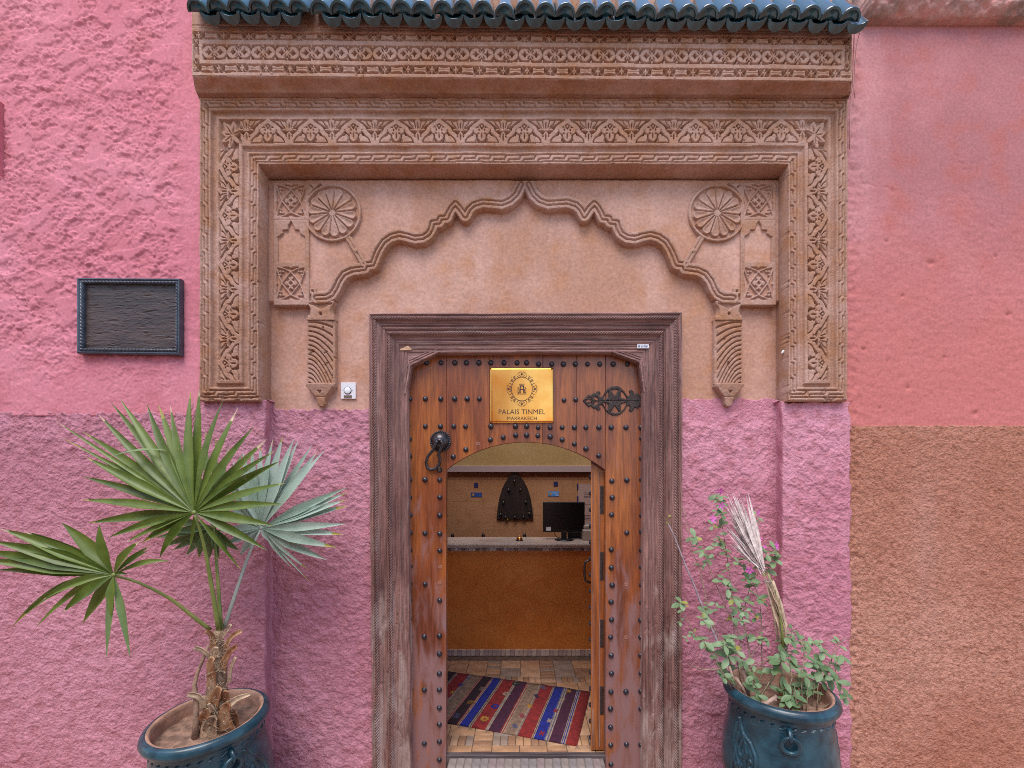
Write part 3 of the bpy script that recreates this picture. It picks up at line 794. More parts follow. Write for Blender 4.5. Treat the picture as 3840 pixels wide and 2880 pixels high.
    def h_shaft(X, Y):
        X0 = np.where(X > MX, 2 * MX - X, X)
        u = np.clip((X0 - 1166) / 92.0, 0, 1); v = (Y - 1211.0)
        p = u ** 1.9
        v0 = (v - 18 * p) / (1 + 0.86 * p)
        fr = np.abs(np.mod(v0 / 17.2 + 0.3, 1) - 0.5)          # 0 = groove
        g = sst(0.20, 0.05, fr) * (u > 0.0) * (u < 1.0) * sst(1165, 1169, X0) * sst(1260, 1255, X0) * sst(1212, 1217, Y) * sst(1443, 1438, Y)
        return 0.040 - 0.006 * (2 * (X0 - 1214) / 100.0) ** 2 - 0.016 * g + 0.0014 * fbm(X, Y, 14, 3, 123) - 0.010 * sst(0.66, 0.8, fbm(X, Y, 22, 2, 125))
    def h_brk(X, Y):
        X0 = np.where(X > MX, 2 * MX - X, X)
        v = np.clip((Y - 1444) / 80.0, 0, 1)
        hw = np.interp(v, [0, 0.14, 0.2, 0.35, 0.55, 0.72, 0.93, 1.0], [55, 55, 49, 40, 25, 20, 18, 12])
        b_ = up(hw - np.abs(X0 - 1213), 5)
        h = (0.055 - 0.024 * v) * b_ - 0.008 * (1 - b_)
        h = h - 0.018 * up(dpoly(X0, Y, [(1200, 1468), (1220, 1468), (1210, 1484)]), 3)
        h = h - 0.006 * sst(2.5, 1, np.abs(v - 0.60) * 80) * b_
        return h + 0.0016 * fbm(X, Y, 18, 3, 127)
    YC = YB + ARCH_D
    lab = "right" if sgn else "left"
    a, b = sorted((mx(1157), mx(1271)))
    relief("column_capital", a, b, 1139, 1209, 2.0, h_cap, YC, M['stone'], portal, skirt=0.02)
    a, b = sorted((mx(1163), mx(1266)))
    relief("column_shaft", a, b, 1209.5, 1445, 2.0, h_shaft, YC, M['stone'], portal, skirt=0.02, label="short shaft with curved fluting")
    a, b = sorted((mx(1155), mx(1271)))
    relief("column_bracket", a, b, 1445.5, 1526, 2.0, h_brk, YC, M['stone'], portal, skirt=0.02, keep=lambda X, Y: np.abs(np.where(X > MX, 2 * MX - X, X) - 1213) < np.interp(np.clip((Y - 1444) / 80.0, 0, 1), [0, 0.14, 0.2, 0.35, 0.55, 0.72, 0.93, 1.0], [57, 57, 51, 43, 28, 22, 20, 14]))

# ------------------------------------------------------------------ cornice: carved frieze on a cove under the tiles
YFZ = -0.15
def tilt(X): return 22.0 * (X - 720) / 2475.0
def spool(s, v, T, V):
    """row of waisted tablets and four-petal crosses; v 0..V"""
    u = np.abs(np.mod(s, T) - T / 2); w_ = np.abs(v - V / 2); hv = V / 2
    tabl = up(np.minimum(0.255 * T - u, (hv - 1 - 6.5 * np.clip(1 - (u / (0.255 * T)) ** 2, 0, 1)) - w_), 2.2)
    b = T / 2 - u
    cr = up(2.6 - np.abs(w_ - b * (hv / (0.25 * T))) * 0.75, 2) * (b < 0.26 * T)
    pet = np.maximum(up(lens(b, w_, (0, 1), (0.001, hv), 5.0), 2), up(lens(b, w_, (-2, 0), (11, 0), 4.6), 2))
    pet = np.maximum(pet, up(4 - np.hypot(b, w_ - hv * 0.62), 2))
    line = sst(1.5, 0.4, w_) * (u < 0.22 * T)
    return np.clip(np.maximum(np.maximum(tabl - 0.3 * line, cr), pet), 0, 1)
def circles(s, v, V):
    T = 45.6; c = V / 2; R_ = c - 3.2
    k = np.mod(s, 2 * T)
    out = np.zeros(s.shape); star = np.zeros(s.shape); slit = np.zeros(s.shape)
    for cx_ in (T / 2 + 1.5, 1.5 * T - 1.5):
        dx, dy = k - cx_, v - c; r = np.hypot(dx, dy)
        out = np.maximum(out, up(R_ - r, 2.2))
        au, av = np.abs(dx) / 15.5, np.abs(dy) / 15.5
        star = np.maximum(star, sst(1.02, 0.86, au ** 0.62 + av ** 0.62))
    q = np.abs(k - T); sy = np.abs(v - c)
    slit = up(lens(q, sy, (3, 3), (12, 19), 2.6), 1.8)
    e = np.minimum(np.abs(np.mod(k + T / 2, T) - T / 2), 99)
    tri = np.maximum(up(6.5 - (e + np.abs(sy - c + 5) * 0.8), 2), 0)
    return np.clip(np.maximum(out, tri) - star - 0.8 * slit, 0, 1)
def h_frieze(X, Y):
    Yw = Y + 1.5 * fbm(X, Y, 140, 2, 131); Xw = X + 1.5 * fbm(X, Y, 120, 2, 133)
    h = np.zeros(X.shape)
    eL = np.minimum(Xw - 722, 3193 - Xw)
    r1 = (Yw > 117) & (Yw < 147); r2 = (Yw > 238) & (Yw < 270)
    rv = (eL > 2) & (eL < 24) & (Yw > 117) & (Yw < 270)
    f1 = spool(Xw - 724 - 20, Yw - 117, 94.0, 30.0); f2 = spool(Xw - 724 - 6, Yw - 238, 89.0, 32.0); fv = spool(Yw - 150, eL - 2, 92.0, 22.0)
    h = np.where(r1 & (eL > 2), -0.020 * (1 - f1) * up(np.minimum(Yw - 117, 147 - Yw), 1.5), h)
    h = np.where(r2 & (eL > 2), -0.020 * (1 - f2) * up(np.minimum(Yw - 238, 270 - Yw), 1.5), h)
    h = np.where(rv & (Yw > 146) & (Yw < 239), -0.020 * (1 - fv), h)
    rc = (Yw > 165) & (Yw < 222) & (eL > 36)
    fc = circles(Xw - 758, Yw - 165, 57.0)
    h = np.where(rc, -0.026 * (1 - fc), h)
    h = h - 0.002 * sst(1.6, 0.5, np.abs(Yw - 105)) * sst(0.1, -0.1, gn(X / 300, 0 * X, 4))
    return h + 0.0010 * fbm(X, Y, 9, 3, 135) + 0.0018 * fbm(X, Y, 70, 2, 137) - 0.01 * sst(0.7, 0.85, fbm(X, Y, 26, 2, 139)) * sst(10, 0, np.abs(Yw - 281))
relief("fascia", 720, 3195, -30, 96, 8.0, h_frieze, YFZ, M['stone'], portal, skirt=0.2, warp=lambda X, Y: (X, Y + tilt(X)))
relief("carved_frieze", 720, 3195, 96, 282, 2.0, h_frieze, YFZ, M['stone'], portal, skirt=0.2, warp=lambda X, Y: (X, Y + tilt(X)), label="frieze of star circles between two tablet rows")
# cove below the frieze
prof = [(282, -0.149), (287, -0.147), (296, -0.135), (312, -0.115), (328, -0.095), (342, -0.078), (347, -0.075), (352, -0.064), (360, -0.050), (368, -0.040), (373, -0.036)]
V = []; n = 220
for j, (py, yy) in enumerate(prof):
    t = j / (len(prof) - 1)
    x0, x1 = 720 + 28 * t ** 1.1, 3195 - 14 * t ** 1.1
    for i in range(n + 1):
        x = x0 + (x1 - x0) * i / n
        dy = tilt(x) * (1 - t) + 1.2 * float(gn(np.array(x / 90.0), np.array(j * 0.4), 3)) * (1 if 0 < j < len(prof) - 1 else 0)
        V.append(tuple(P(x, py + dy, yy + 0.003 * float(gn(np.array(x / 70.0), np.array(j * 0.5), 9)))))
m_ = len(prof)
Q = [(j * (n + 1) + i, (j + 1) * (n + 1) + i, (j + 1) * (n + 1) + i + 1, j * (n + 1) + i + 1) for j in range(m_ - 1) for i in range(n)]
base = len(V)
for side in (0, n):                       # returns to the wall
    for j in range(m_):
        v = V[j * (n + 1) + side]; V.append((v[0], 0.03, v[2]))
for si, side in enumerate((0, n)):
    for j in range(m_ - 1):
        a, b, c, d = j * (n + 1) + side, (j + 1) * (n + 1) + side, base + si * m_ + j + 1, base + si * m_ + j
        Q.append((a, b, c, d) if side else (d, c, b, a))
put(npmesh("cove", V, Q), "cove", M['stone'], portal, smooth=False)

# ------------------------------------------------------------------ glazed tile hood
roof = thing("tiled_hood", "teal glazed tile hood projecting above the carved portal", "tile roof", tuple(P(1960, 60, -0.2)))
SL = math.radians(59)
axis = Vector((0, math.cos(SL), math.sin(SL)))
def half_pipe(R, L, th, upside, closed, seg=14):
    """tile along local axis; upside True = cover tile (arched), False = channel tile"""
    bm = bmesh.new(); sgn = 1 if upside else -1
    nrm = Vector((0, -math.sin(SL), math.cos(SL)))
    rows = []
    for s_, sc_ in ((0, 1.0), (0.012, 1.03), (0.03, 1.0), (L, 0.9)):
        ro, ri = [], []
        for k in range(seg + 1):
            a = PI * k / seg
            cx_, cz_ = math.cos(a), math.sin(a) * sgn
            o = Vector((cx_ * R * sc_, 0, 0)) + nrm * (cz_ * R * sc_) + axis * s_
            i_ = Vector((cx_ * (R * sc_ - th), 0, 0)) + nrm * (cz_ * (R * sc_ - th) * (1.0 if upside else 0.36)) + axis * s_
            ro.append(bm.verts.new(o)); ri.append(bm.verts.new(i_))
        rows.append((ro, ri))
    for (o1, i1), (o2, i2) in zip(rows, rows[1:]):
        for k in range(seg):
            for A, B in ((o1, o2), (i1, i2)):
                f = bm.faces.new((A[k], A[k + 1], B[k + 1], B[k])); f.smooth = True
        for k in (0, seg):
            bm.faces.new((o1[k], i1[k], i2[k], o2[k]))
    o, i_ = rows[0]
    for k in range(seg): bm.faces.new((o[k], o[k + 1], i_[k + 1], i_[k]))
    if closed:
        rim = [bm.verts.new(v.co + axis * 0.008) for v in rows[0][1]]
        c = bm.verts.new(axis * 0.0 + nrm * (R * 0.35))
        for k in range(seg):
            f = bm.faces.new((rim[k], rim[k + 1], c)); f.material_index = 0
        f = bm.faces.new((rim[seg], rim[0], c)); f.material_index = 0
    bmesh.ops.recalc_face_normals(bm, faces=bm.faces[:])
    me = bpy.data.meshes.new("tile"); bm.to_mesh(me); bm.free()
    me.materials.append(M['glaze']); me.materials.append(M['mortar'])
    return me
YRF = -0.235
pan = half_pipe(0.052, 0.42, 0.011, False, False); cap = half_pipe(0.055, 0.42, 0.010, True, True)
NP = 33
for i in range(NP):
    px = 784 + i * (3224 - 784) / (NP - 1) + random.uniform(-3, 3)
    yb = 44 + 32 * (px - 720) / 2480.0 + random.uniform(-4, 4)
    p = P(px, yb, YRF + random.uniform(-0.008, 0.008))
    if i != 5:
        inst(pan, "channel_tile", roof, p, (random.uniform(-.03, .03), random.uniform(-.05, .05), random.uniform(-.06, .06)))
    if i < NP:
        pc = P(px - 38, yb + 1, YRF + 0.012) + Vector((0, 0, random.uniform(-0.004, 0.004)))
        inst(cap, "cover_tile", roof, pc, (random.uniform(-.03, .03), random.uniform(-.04, .04), random.uniform(-.07, .07)))
# the sloping bed the tiles lie on, and the plain fascia below it
bm = bmesh.new()
a0, a1 = P(735, 40, YRF + 0.07) + axis * 0.05, P(3218, 74, YRF + 0.07) + axis * 0.05
pts = [a0, a1, a1 + axis * 0.5, a0 + axis * 0.5]
prism(bm, pts, (0, 0.25, 0)); bmput(bm, "mortar_bed", M['mortar'], roof)
# ================================================================== WOODEN DOOR FRAME
frame = thing("door_frame", "weathered dark wooden door frame with rope mouldings and angled top corners", "door frame", (0, 0.1, ZF))
YD = 0.145
def fr_prof(t, s):
    """t 0 outer edge .. 1 inner edge; returns (depth Y offset towards the street, relief)"""
    b = np.interp(t, [0, 0.02, 0.05, 0.07, 0.09, 0.21, 0.23, 0.30, 0.31, 0.36, 0.37, 0.41, 0.42, 0.455, 0.47, 0.57, 0.59, 0.64, 0.65, 0.71, 0.72, 0.77, 0.78, 0.88, 0.885, 0.97, 1.0],
                  [0.030, 0.038, 0.038, 0.028, 0.030, 0.030, 0.024, 0.024, 0.018, 0.018, 0.022, 0.022, 0.014, 0.014, 0.016, 0.016, 0.008, 0.008, 0.002, 0.002, 0.006, 0.006, 0.0, 0.0, -0.003, -0.003, -0.008])
    for c, wd in ((0.15, 0.055), (0.52, 0.05)):
        q = np.clip(1 - ((t - c) / wd) ** 2, 0, 1)
        cut = sst(0.30, 0.06, np.abs(np.mod(s / 10.5 + (t - c) / wd * 0.9, 1) - 0.5))
        b = b + 0.015 * np.sqrt(q) - 0.011 * cut * (q > 0.05)
    for c in (0.27, 0.335, 0.39, 0.44, 0.62, 0.68, 0.745, 0.81, 0.85, 0.93):
        b = b - 0.008 * sst(0.012, 0.004, np.abs(t - c))
    return b
def frame_piece(name, along0, along1, fmap, n, mat, label=None, wear=0.0):
    m_ = 68
    T, S = np.meshgrid(np.linspace(0, 1, m_), np.linspace(along0, along1, n))
    h = fr_prof(T, S) + 0.0012 * fbm(S / 6.0, T * 140, 6, 3, 141) + wear * -0.004 * sst(0.25, 0.6, fbm(S / 2.2, T * 130, 24, 3, 145)) * sst(1900, 2500, S)
    QX, QY = fmap(T, S)
    k = (D + 0.08) / F
    V = np.stack([(QX - CX) * k, 0.08 - h, H - (QY - YH) * k], -1)
    back0 = V[:, :1].copy(); back0[..., 1] = 0.2; back1 = V[:, -1:].copy(); back1[..., 1] = 0.2
    V = np.concatenate([back0, V, back1], 1); m2 = m_ + 2
    idx = np.arange(n * m2).reshape(n, m2)
    Q = np.stack([idx[:-1, :-1], idx[:-1, 1:], idx[1:, 1:], idx[1:, :-1]], -1).reshape(-1, 4)
    o = put(npmesh(name, V.reshape(-1, 3), Q), name, mat, frame, smooth=True, label=label)
    bm_ = bmesh.new(); bm_.from_mesh(o.data); bmesh.ops.recalc_face_normals(bm_, faces=bm_.faces[:]); bm_.to_mesh(o.data); bm_.free()
    return o
def wobble(S, seed): return 3 * gn(S / 260.0, 0 * S, seed)
frame_piece("jamb", 1180, 2990, lambda T, S: (np.where(True, 1388 + (S - 1180) * 0.008, 0) + T * 137 + wobble(S, 1), np.maximum(S, 1181 + T * 142)), 760, M['frame'], "left jamb worn grey at its foot", 1.0)
frame_piece("jamb", 1180, 2990, lambda T, S: (2551 - T * 139 + wobble(S, 2) * 0.6, np.maximum(S, 1178 + T * 142)), 760, M['frame'], "right jamb with bare streaks", 1.0)
frame_piece("lintel", 1388, 2551, lambda T, S: (np.clip(S, 1388.2 + T * 137, 2550.8 - T * 139), 1180 + T * 143 - (S - 1388) * 0.002 + 1.5 * gn(S / 200.0, 0 * S, 5)), 582, M['frame_top'])
# angled corner brackets
for sgn in (0, 1):
    outer = [(1524, 1322), (1648, 1322), (1542, 1372), (1524, 1478)] if not sgn else [(2413, 1320), (2411, 1470), (2397, 1360), (2292, 1322)]
    bm = bmesh.new()
    pts = [P(x, y, 0.088) for x, y in outer]
    prism(bm, pts, (0, 0.055, 0), bev=0.003)
    for (a, b) in ((outer[1], outer[2]), (outer[2], outer[3])) if not sgn else ((outer[3], outer[2]), (outer[2], outer[1])):
        cx_, cy_ = outer[0]
        for off, wd, yy in ((3, 6, 0.078), (13, 4, 0.083), (21, 3, 0.084)):
            dx, dy = b[0] - a[0], b[1] - a[1]; L = math.hypot(dx, dy); nx_, ny_ = -dy / L, dx / L
            if (cx_ - a[0]) * nx_ + (cy_ - a[1]) * ny_ < 0: nx_, ny_ = -nx_, -ny_
            q = [(a[0] + nx_ * off, a[1] + ny_ * off), (b[0] + nx_ * off, b[1] + ny_ * off), (b[0] + nx_ * (off + wd), b[1] + ny_ * (off + wd)), (a[0] + nx_ * (off + wd), a[1] + ny_ * (off + wd))]
            prism(bm, [P(x, y, yy) for x, y in q], (0, 0.02, 0), bev=0.0015)
    bmput(bm, "corner_bracket", M['frame_top'], frame)
# broken chip of bare wood on the lintel
bm = bmesh.new()
prism(bm, [P(x, y, 0.076) for x, y in ((1500, 1309), (1530, 1296), (1543, 1309), (1541, 1313), (1502, 1313))], (0, 0.02, 0))
bmput(bm, "chip", plain("bare_wood", (0.55, 0.33, 0.2), 0.8, vary=0.3, vscale=60), frame)

# ================================================================== STUDDED DOOR
door = thing("studded_door", "varnished brown plank door studded with black iron nails, arched wicket opening in it", "door", (0.0, YD, ZF))
AX, AY, AR = 1971.0, 2133.0, 476.0
def arch_y(x): return AY - math.sqrt(max(AR * AR - (x - AX) ** 2, 0))
BOT = 2960
def plank(x0, x1, low=False, mat=M['door']):
    bm = bmesh.new()
    if low: pts = [(x0, 1310), (x1, 1310), (x1, BOT), (x0, BOT)]
    else:
        n_ = max(3, int((x1 - x0) / 14)); xs = [x1 + (x0 - x1) * i / n_ for i in range(n_ + 1)]
        pts = [(x0, 1310), (x1, 1310)] + [(x, arch_y(x)) for x in xs]
    prism(bm, [P(x, y, YD) for x, y in pts], (0, 0.05, 0), bev=0.001)
    return bmput(bm, "plank", mat, door)
plank(1500, 1673, True); plank(2271, 2440, True)
for a, b in ((1674, 1836), (1836.8, 2033), (2033.8, 2161), (2161.8, 2269.6)): plank(a, b)
stud_me = None
bm = bmesh.new()
lathe(bm, [(0.0162, 0.0), (0.0168, 0.003), (0.0150, 0.0042), (0.0142, 0.0062), (0.0124, 0.0105), (0.0085, 0.0138), (0.004, 0.0152), (0, 0.0156)], (0, 0, 0), axis='y', seg=14)
stud_me = bpy.data.meshes.new("stud"); bmesh.ops.recalc_face_normals(bm, faces=bm.faces[:]); bm.to_mesh(stud_me); bm.free()
stud_me.materials.append(M['stud'])
S_ = []
S_ += [(x, 1361) for x in (1600, 1654, 1706, 1749, 1796, 1841, 1890, 1939, 1975)] + [(x, 1366) for x in (2020, 2069, 2113, 2157, 2203, 2249, 2299, 2352)]
S_ += [(x, 1496) for x in (1538, 1595, 1653, 1705, 1752, 1798)] + [(2115, 1501), (2159, 1499)]
S_ += [(x, 1599) for x in (1530, 1595, 1652, 1702, 1746, 1841, 1933, 1975)] + [(x, 1603) for x in (2018, 2063, 2108, 2154, 2197, 2246, 2292, 2347, 2403)]
S_ += [(1700, 1713), (1747, 1686), (1839, 1649), (1887, 1640), (1934, 1632), (1975, 1632), (2017, 1634), (2063, 1638), (2108, 1649), (2154, 1665), (2197, 1683), (2245, 1709)]
k = 2.765
c1 = [30, 275, 455, 640, 825, 1002, 1172, 1350, 1522]; S_ += [(1536, 1647)] + [(1380 + 435 / k, 1700 + y / k) for y in c1]
S_ += [(1380 + 435 / k, 2280 + y / k) for y in (115, 298, 480, 664, 845, 1030, 1215)]
S_ += [(1380 + 592 / k, 1700 + y / k) for y in (273, 828, 1355)] + [(1380 + 584 / k, 2280 + y / k) for y in (297, 848, 1405)]
S_ += [(1380 + 744 / k, 1700 + y / k) for y in (276, 456, 642, 833, 1008, 1524)] + [(1380 + 740 / k, 2280 + y / k) for y in (288, 475, 680, 847, 1035, 1207, 1385, 1572)]
S_ += [(2240 + x / k, 1700 + y / k) for x, y in ((150, 288), (154, 459), (147, 636), (144, 998), (144, 1184), (153, 1366), (142, 1540), (306, 278), (305, 824))]
S_ += [(2240 + x / k, 2280 + y / k) for x, y in ((147, 120), (137, 302), (143, 491), (145, 677), (141, 868), (136, 1044), (137, 1235), (139, 1422), (141, 1620), (296, 867), (302, 1412))]
S_ += [(2240 + 458 / k, 1700 + y / k) for y in (-155, 52, 272, 470, 642, 810, 1003, 1180, 1363, 1548)] + [(2240 + 450 / k, 2280 + y / k) for y in (125, 302, 488, 674, 862, 1045, 1418)]
for (x, y) in S_:
    s = random.uniform(0.92, 1.06)
    inst(stud_me, "stud", door, P(x, y, YD - 0.0002), (random.uniform(-.1, .1), random.uniform(0, 6), random.uniform(-.1, .1)), (s, s, s))
# plugged and empty nail holes
bm = bmesh.new()
for (x, y) in ((1650, 2126), (1649, 2187), (2349, 2192), (2348, 2391), (1793, 1665)):
    lathe(bm, [(0.013, 0.0), (0.0125, 0.0012), (0.005, 0.0008), (0.003, -0.004)], P(x, y, YD), axis='y', seg=10)
bmput(bm, "nail_hole", plain("raw_wood", (0.30, 0.13, 0.09), 0.9, vary=0.4, vscale=80), door)
# pierced strap hinge
def hz(x, y): return (2160 + x / 7.9, 1400 + y / 7.9)
def h_hinge(X, Y):
    u, v = (X - 2160) * 7.9, (Y - 1400) * 7.9
    dx, dy = u - 1150, v - 825
    r = np.hypot(dx, dy)
    e = np.full(X.shape, -99.0)
    av = np.abs(v - 815)
    body = dpoly(u, av, [(200, 0), (365, 185), (420, 150), (520, 225), (590, 215), (620, 285), (700, 270), (725, 230), (690, 200), (690, 130), (740, 105), (800, 150), (870, 280), (960, 370), (1080, 430), (1240, 430), (1340, 370), (1430, 280), (1500, 160), (1570, 130), (1600, 200), (1560, 290), (1630, 330), (1700, 260), (1720, 190), (1830, 225), (1870, 160), (1960, 150), (1960, 0)])
    holes = np.full(X.shape, -99.0)
    disc = 350 - r
    star = np.full(X.shape, 999.0)
    for a, b in (((800, 815), (1280, 660)), ((800, 815), (1280, 970)), ((1500, 815), (1020, 660)), ((1500, 815), (1020, 970)), ((1000, 520), (1000, 1110)), ((1290, 520), (1290, 1110)), ((1000, 520), (1290, 960)), ((1290, 520), (1000, 960)), ((1000, 1110), (1290, 660)), ((1290, 1110), (1000, 660))):
        star = np.minimum(star, dseg(u, v, a, b))
    holes = np.maximum(holes, np.minimum(disc, star - 34))
    holes = np.maximum(holes, lens(u, av, (500, 130), (670, 15), 46)); holes = np.maximum(holes, lens(u, av, (260, 20), (480, 20), 26)); holes = np.maximum(holes, lens(u, av, (340, 100), (480, 60), 22))
    d = np.minimum(body, -holes) / 7.9
    return d
def hh(X, Y):
    d = h_hinge(X, Y); return 0.007 * up(d + 0.5, 1.6) - 0.001
relief("strap_hinge", 2183, 2410, 1445, 1566, 1.0, hh, YD - 0.001, M['hinge'], door, skirt=0.001, keep=lambda X, Y: h_hinge(X, Y) > -0.8, label="pierced black strap hinge with a star in its disc")
# knocker
kp = P(1652, 1655, YD)
bm = bmesh.new()
pr = [(0.0, 0.046), (0.016, 0.044), (0.033, 0.037), (0.046, 0.024), (0.053, 0.009), (0.054, 0.0)]
lathe(bm, pr[::-1], kp, axis='y', seg=28)
nt_ = 34
for i in range(nt_):
    a = 2 * PI * i / nt_
    c = kp + Vector((0.061 * math.cos(a), -0.003, 0.061 * math.sin(a)))
    lathe(bm, [(0.0064, 0.0), (0.0055, 0.004), (0, 0.006)], c, axis='y', seg=6)
lathe(bm, [(0.064, 0.0), (0.064, 0.003), (0.052, 0.004)], kp, axis='y', seg=34)
knk = bmput(bm, "door_knocker", M['iron'], door)
bm = bmesh.new()
ring = [(1640, 1652), (1633, 1668), (1622, 1690), (1604, 1712), (1597, 1735), (1602, 1754), (1617, 1762), (1634, 1757), (1648, 1740), (1650, 1722), (1645, 1706), (1650, 1690), (1660, 1668), (1655, 1652)]
pts = []
for i in range(len(ring) - 1):
    for t in (0, 0.5):
        pts.append((ring[i][0] * (1 - t) + ring[i + 1][0] * t, ring[i][1] * (1 - t) + ring[i + 1][1] * t))
pts.append(ring[-1])
tube(bm, [P(x, y, YD - 0.054 + 0.00035 * (y - 1652)) for x, y in pts], 0.0095, 8)
tube(bm, [P(1636, 1650, YD - 0.056), P(1662, 1650, YD - 0.056)], 0.008, 8)
r_ = bmput(bm, "ring", M['iron'], knk)
bm = bmesh.new(); box(bm, P(1641, 1770, YD - 0.03), P(1655, 1752, YD), 0.003); lathe(bm, [(0.018, 0), (0.015, 0.006), (0.008, 0.010)], P(1649, 1762, YD), axis='y', seg=12)
bmput(bm, "strike_plate", M['hinge'], knk)

# ------------------------------------------------------------------ wicket leaf standing open into the hall
wk = thing("wicket_door", "narrow orange-brown wicket door standing open into the hall, seen edge-on", "door", tuple(P(2266, 2830, YD + 0.05)))
y0 = YD + 0.052
A = P(2216, 2840, y0); B = P(2264.5, 2840, y0)
dirv = Vector((0.172, 1, 0)).normalized()
ztop0, ztop1 = P(2216, 1737, y0).z, P(2264, 1766, y0).z
zb = ZF + 0.012
L_ = 0.86
bm = bmesh.new()
def lf(p, z): return Vector((p.x, p.y, z))
N_ = 10
def arch_h(t): return 0.155 * (1 - (2 * t - 1) ** 2)
outl = []
for side, zt in ((A, ztop0), (B, ztop1)):
    row = [lf(side, zb)] + [lf(side, zt + (arch_h(i / N_) - arch_h(0))) + dirv * (L_ * i / N_) for i in range(N_ + 1)] + [lf(side, zb) + dirv * L_]
    outl.append([bm.verts.new(v) for v in row])
bm.faces.new(outl[0][::-1]); bm.faces.new(outl[1])
for i in range(len(outl[0])):
    j = (i + 1) % len(outl[0]); bm.faces.new((outl[0][i], outl[0][j], outl[1][j], outl[1][i]))
lb = bmput(bm, "boards", M['leaf_wood'], wk)
bm = bmesh.new()
for off in (0.012, 0.055):
    q = A.lerp(B, off / (B - A).length)
    box(bm, (q.x - 0.002, q.y - 0.0025, zb + 0.02), (q.x + 0.003, q.y + 0.002, ztop1 - 0.01))
bmput(bm, "edge_groove", M['frame'], wk)
for y0p, y1p in ((1822, 1927), (2070, 2176), (2323, 2428), (2573, 2680)):
    a, b = P(2250.5, y1p, y0 - 0.004), P(2263, y0p, y0 + 0.0)
    bm = bmesh.new(); box(bm, a, b, 0.001)
    for q in (0.1, 0.38, 0.65, 0.92):
        lathe(bm, [(0.004, 0.0), (0.003, 0.0015), (0, 0.002)], Vector(((a.x + b.x) / 2, a.y, a.z + (b.z - a.z) * q)), axis='y', seg=8)
    bmput(bm, "hinge", M['hinge'], wk)
for i in range(17):
    z = P(0, 1790 + i * 62.5, y0).z
    q = lf(A, z) + dirv * 0.07
    inst(stud_me, "stud", wk, q, (0, 0, -PI / 2 - 0.1))
bm = bmesh.new()
q = lf(A, 0) + dirv * 0.30
hp = [(0, P(0, 2100, 0.45).z), (-0.045, P(0, 2112, 0.45).z), (-0.05, P(0, 2140, 0.45).z), (-0.05, P(0, 2165, 0.45).z), (-0.042, P(0, 2185, 0.45).z), (0, P(0, 2192, 0.45).z)]
tube(bm, [Vector((q.x + dx, q.y, z)) for dx, z in hp], 0.008, 8)
bmput(bm, "pull_handle", M['iron'], wk)

# ================================================================== SIGNS AND FITTINGS ON THE FACADE
# engraved brass plate
YP = YD - 0.008
pl = thing("brass_plaque", "square polished brass plate engraved PALAIS TINMEL MARRAKECH screwed high on the door", "sign", tuple(P(1956, 1480, YP)))
def pq(x, y): return (1820 + x / 6.914, 1360 + y / 6.914)
bm = bmesh.new()
c = [pq(115, 128), pq(1762, 125), pq(1770, 1560), pq(122, 1568)]
nxx = 24; grid = []
for j in range(nxx + 1):
    row = []
    for i in range(nxx + 1):
        s, t = i / nxx, j / nxx
        x = (c[0][0] * (1 - s) + c[1][0] * s) * (1 - t) + (c[3][0] * (1 - s) + c[2][0] * s) * t; y = (c[0][1] * (1 - s) + c[1][1] * s) * (1 - t) + (c[3][1] * (1 - s) + c[2][1] * s) * t
        v = P(x, y, YP); v.y += 0.0008 * float(gn(np.array(s * 2.2), np.array(t * 1.6), 7))
        row.append(bm.verts.new(v))
    grid.append(row)
for j in range(nxx):
    for i in range(nxx):
        f = bm.faces.new((grid[j][i], grid[j + 1][i], grid[j + 1][i + 1], grid[j][i + 1])); f.smooth = True
bd = [grid[0][i] for i in range(nxx)] + [grid[j][nxx] for j in range(nxx)] + [grid[nxx][i] for i in range(nxx, 0, -1)] + [grid[j][0] for j in range(nxx, 0, -1)]
bk = [bm.verts.new(Vector((v.co.x, YD - 0.002, v.co.z))) for v in bd]
for i in range(len(bd)):
    bm.faces.new((bd[i], bd[(i + 1) % len(bd)], bk[(i + 1) % len(bd)], bk[i]))
bmput(bm, "plate", M['brass'], pl)
YE = YP - 0.0016
def tpx(s, x0, x1, y0, y1, mat=M['etch'], bold=0.0):
    a, b = P(*pq(x0, y0), YE), P(*pq(x1, y1), YE)
    return text_at(s, ((a.x + b.x) / 2, YE, (a.z + b.z) / 2), abs(b.x - a.x), abs(a.z - b.z), 0.0015, mat, pl, bold=bold)
tpx("PALAIS TINMEL", 345, 1555, 1210, 1335); tpx("MARRAKECH", 565, 1335, 1398, 1488)
def em(bm, pts, w=11, closed=False):
    """flat stroke in plate coordinates"""
    pts = [Vector((p[0], p[1])) for p in pts]
    n = len(pts); W = w if isinstance(w, (list, tuple)) else [w] * n
    L, R = [], []
    for i in range(n):
        t = (pts[min(i + 1, n - 1)] - pts[max(i - 1, 0)]).normalized(); nn = Vector((-t.y, t.x))
        a, b = pts[i] + nn * W[i] / 2, pts[i] - nn * W[i] / 2
        L.append(bm.verts.new(P(*pq(a.x, a.y), YE))); R.append(bm.verts.new(P(*pq(b.x, b.y), YE)))
    for i in range(n - 1): bm.faces.new((L[i], L[i + 1], R[i + 1], R[i]))
def fillp(bm, pts): bm.faces.new([bm.verts.new(P(*pq(x, y), YE)) for x, y in pts])
bm = bmesh.new(); EX, EY, SX, SY = 948, 682, 1.0, 1.14
def ep(a, r): return (EX + r * SX * math.cos(a), EY + r * SY * math.sin(a))
em(bm, [ep(2 * PI * i / 64, 270) for i in range(65)], 16)
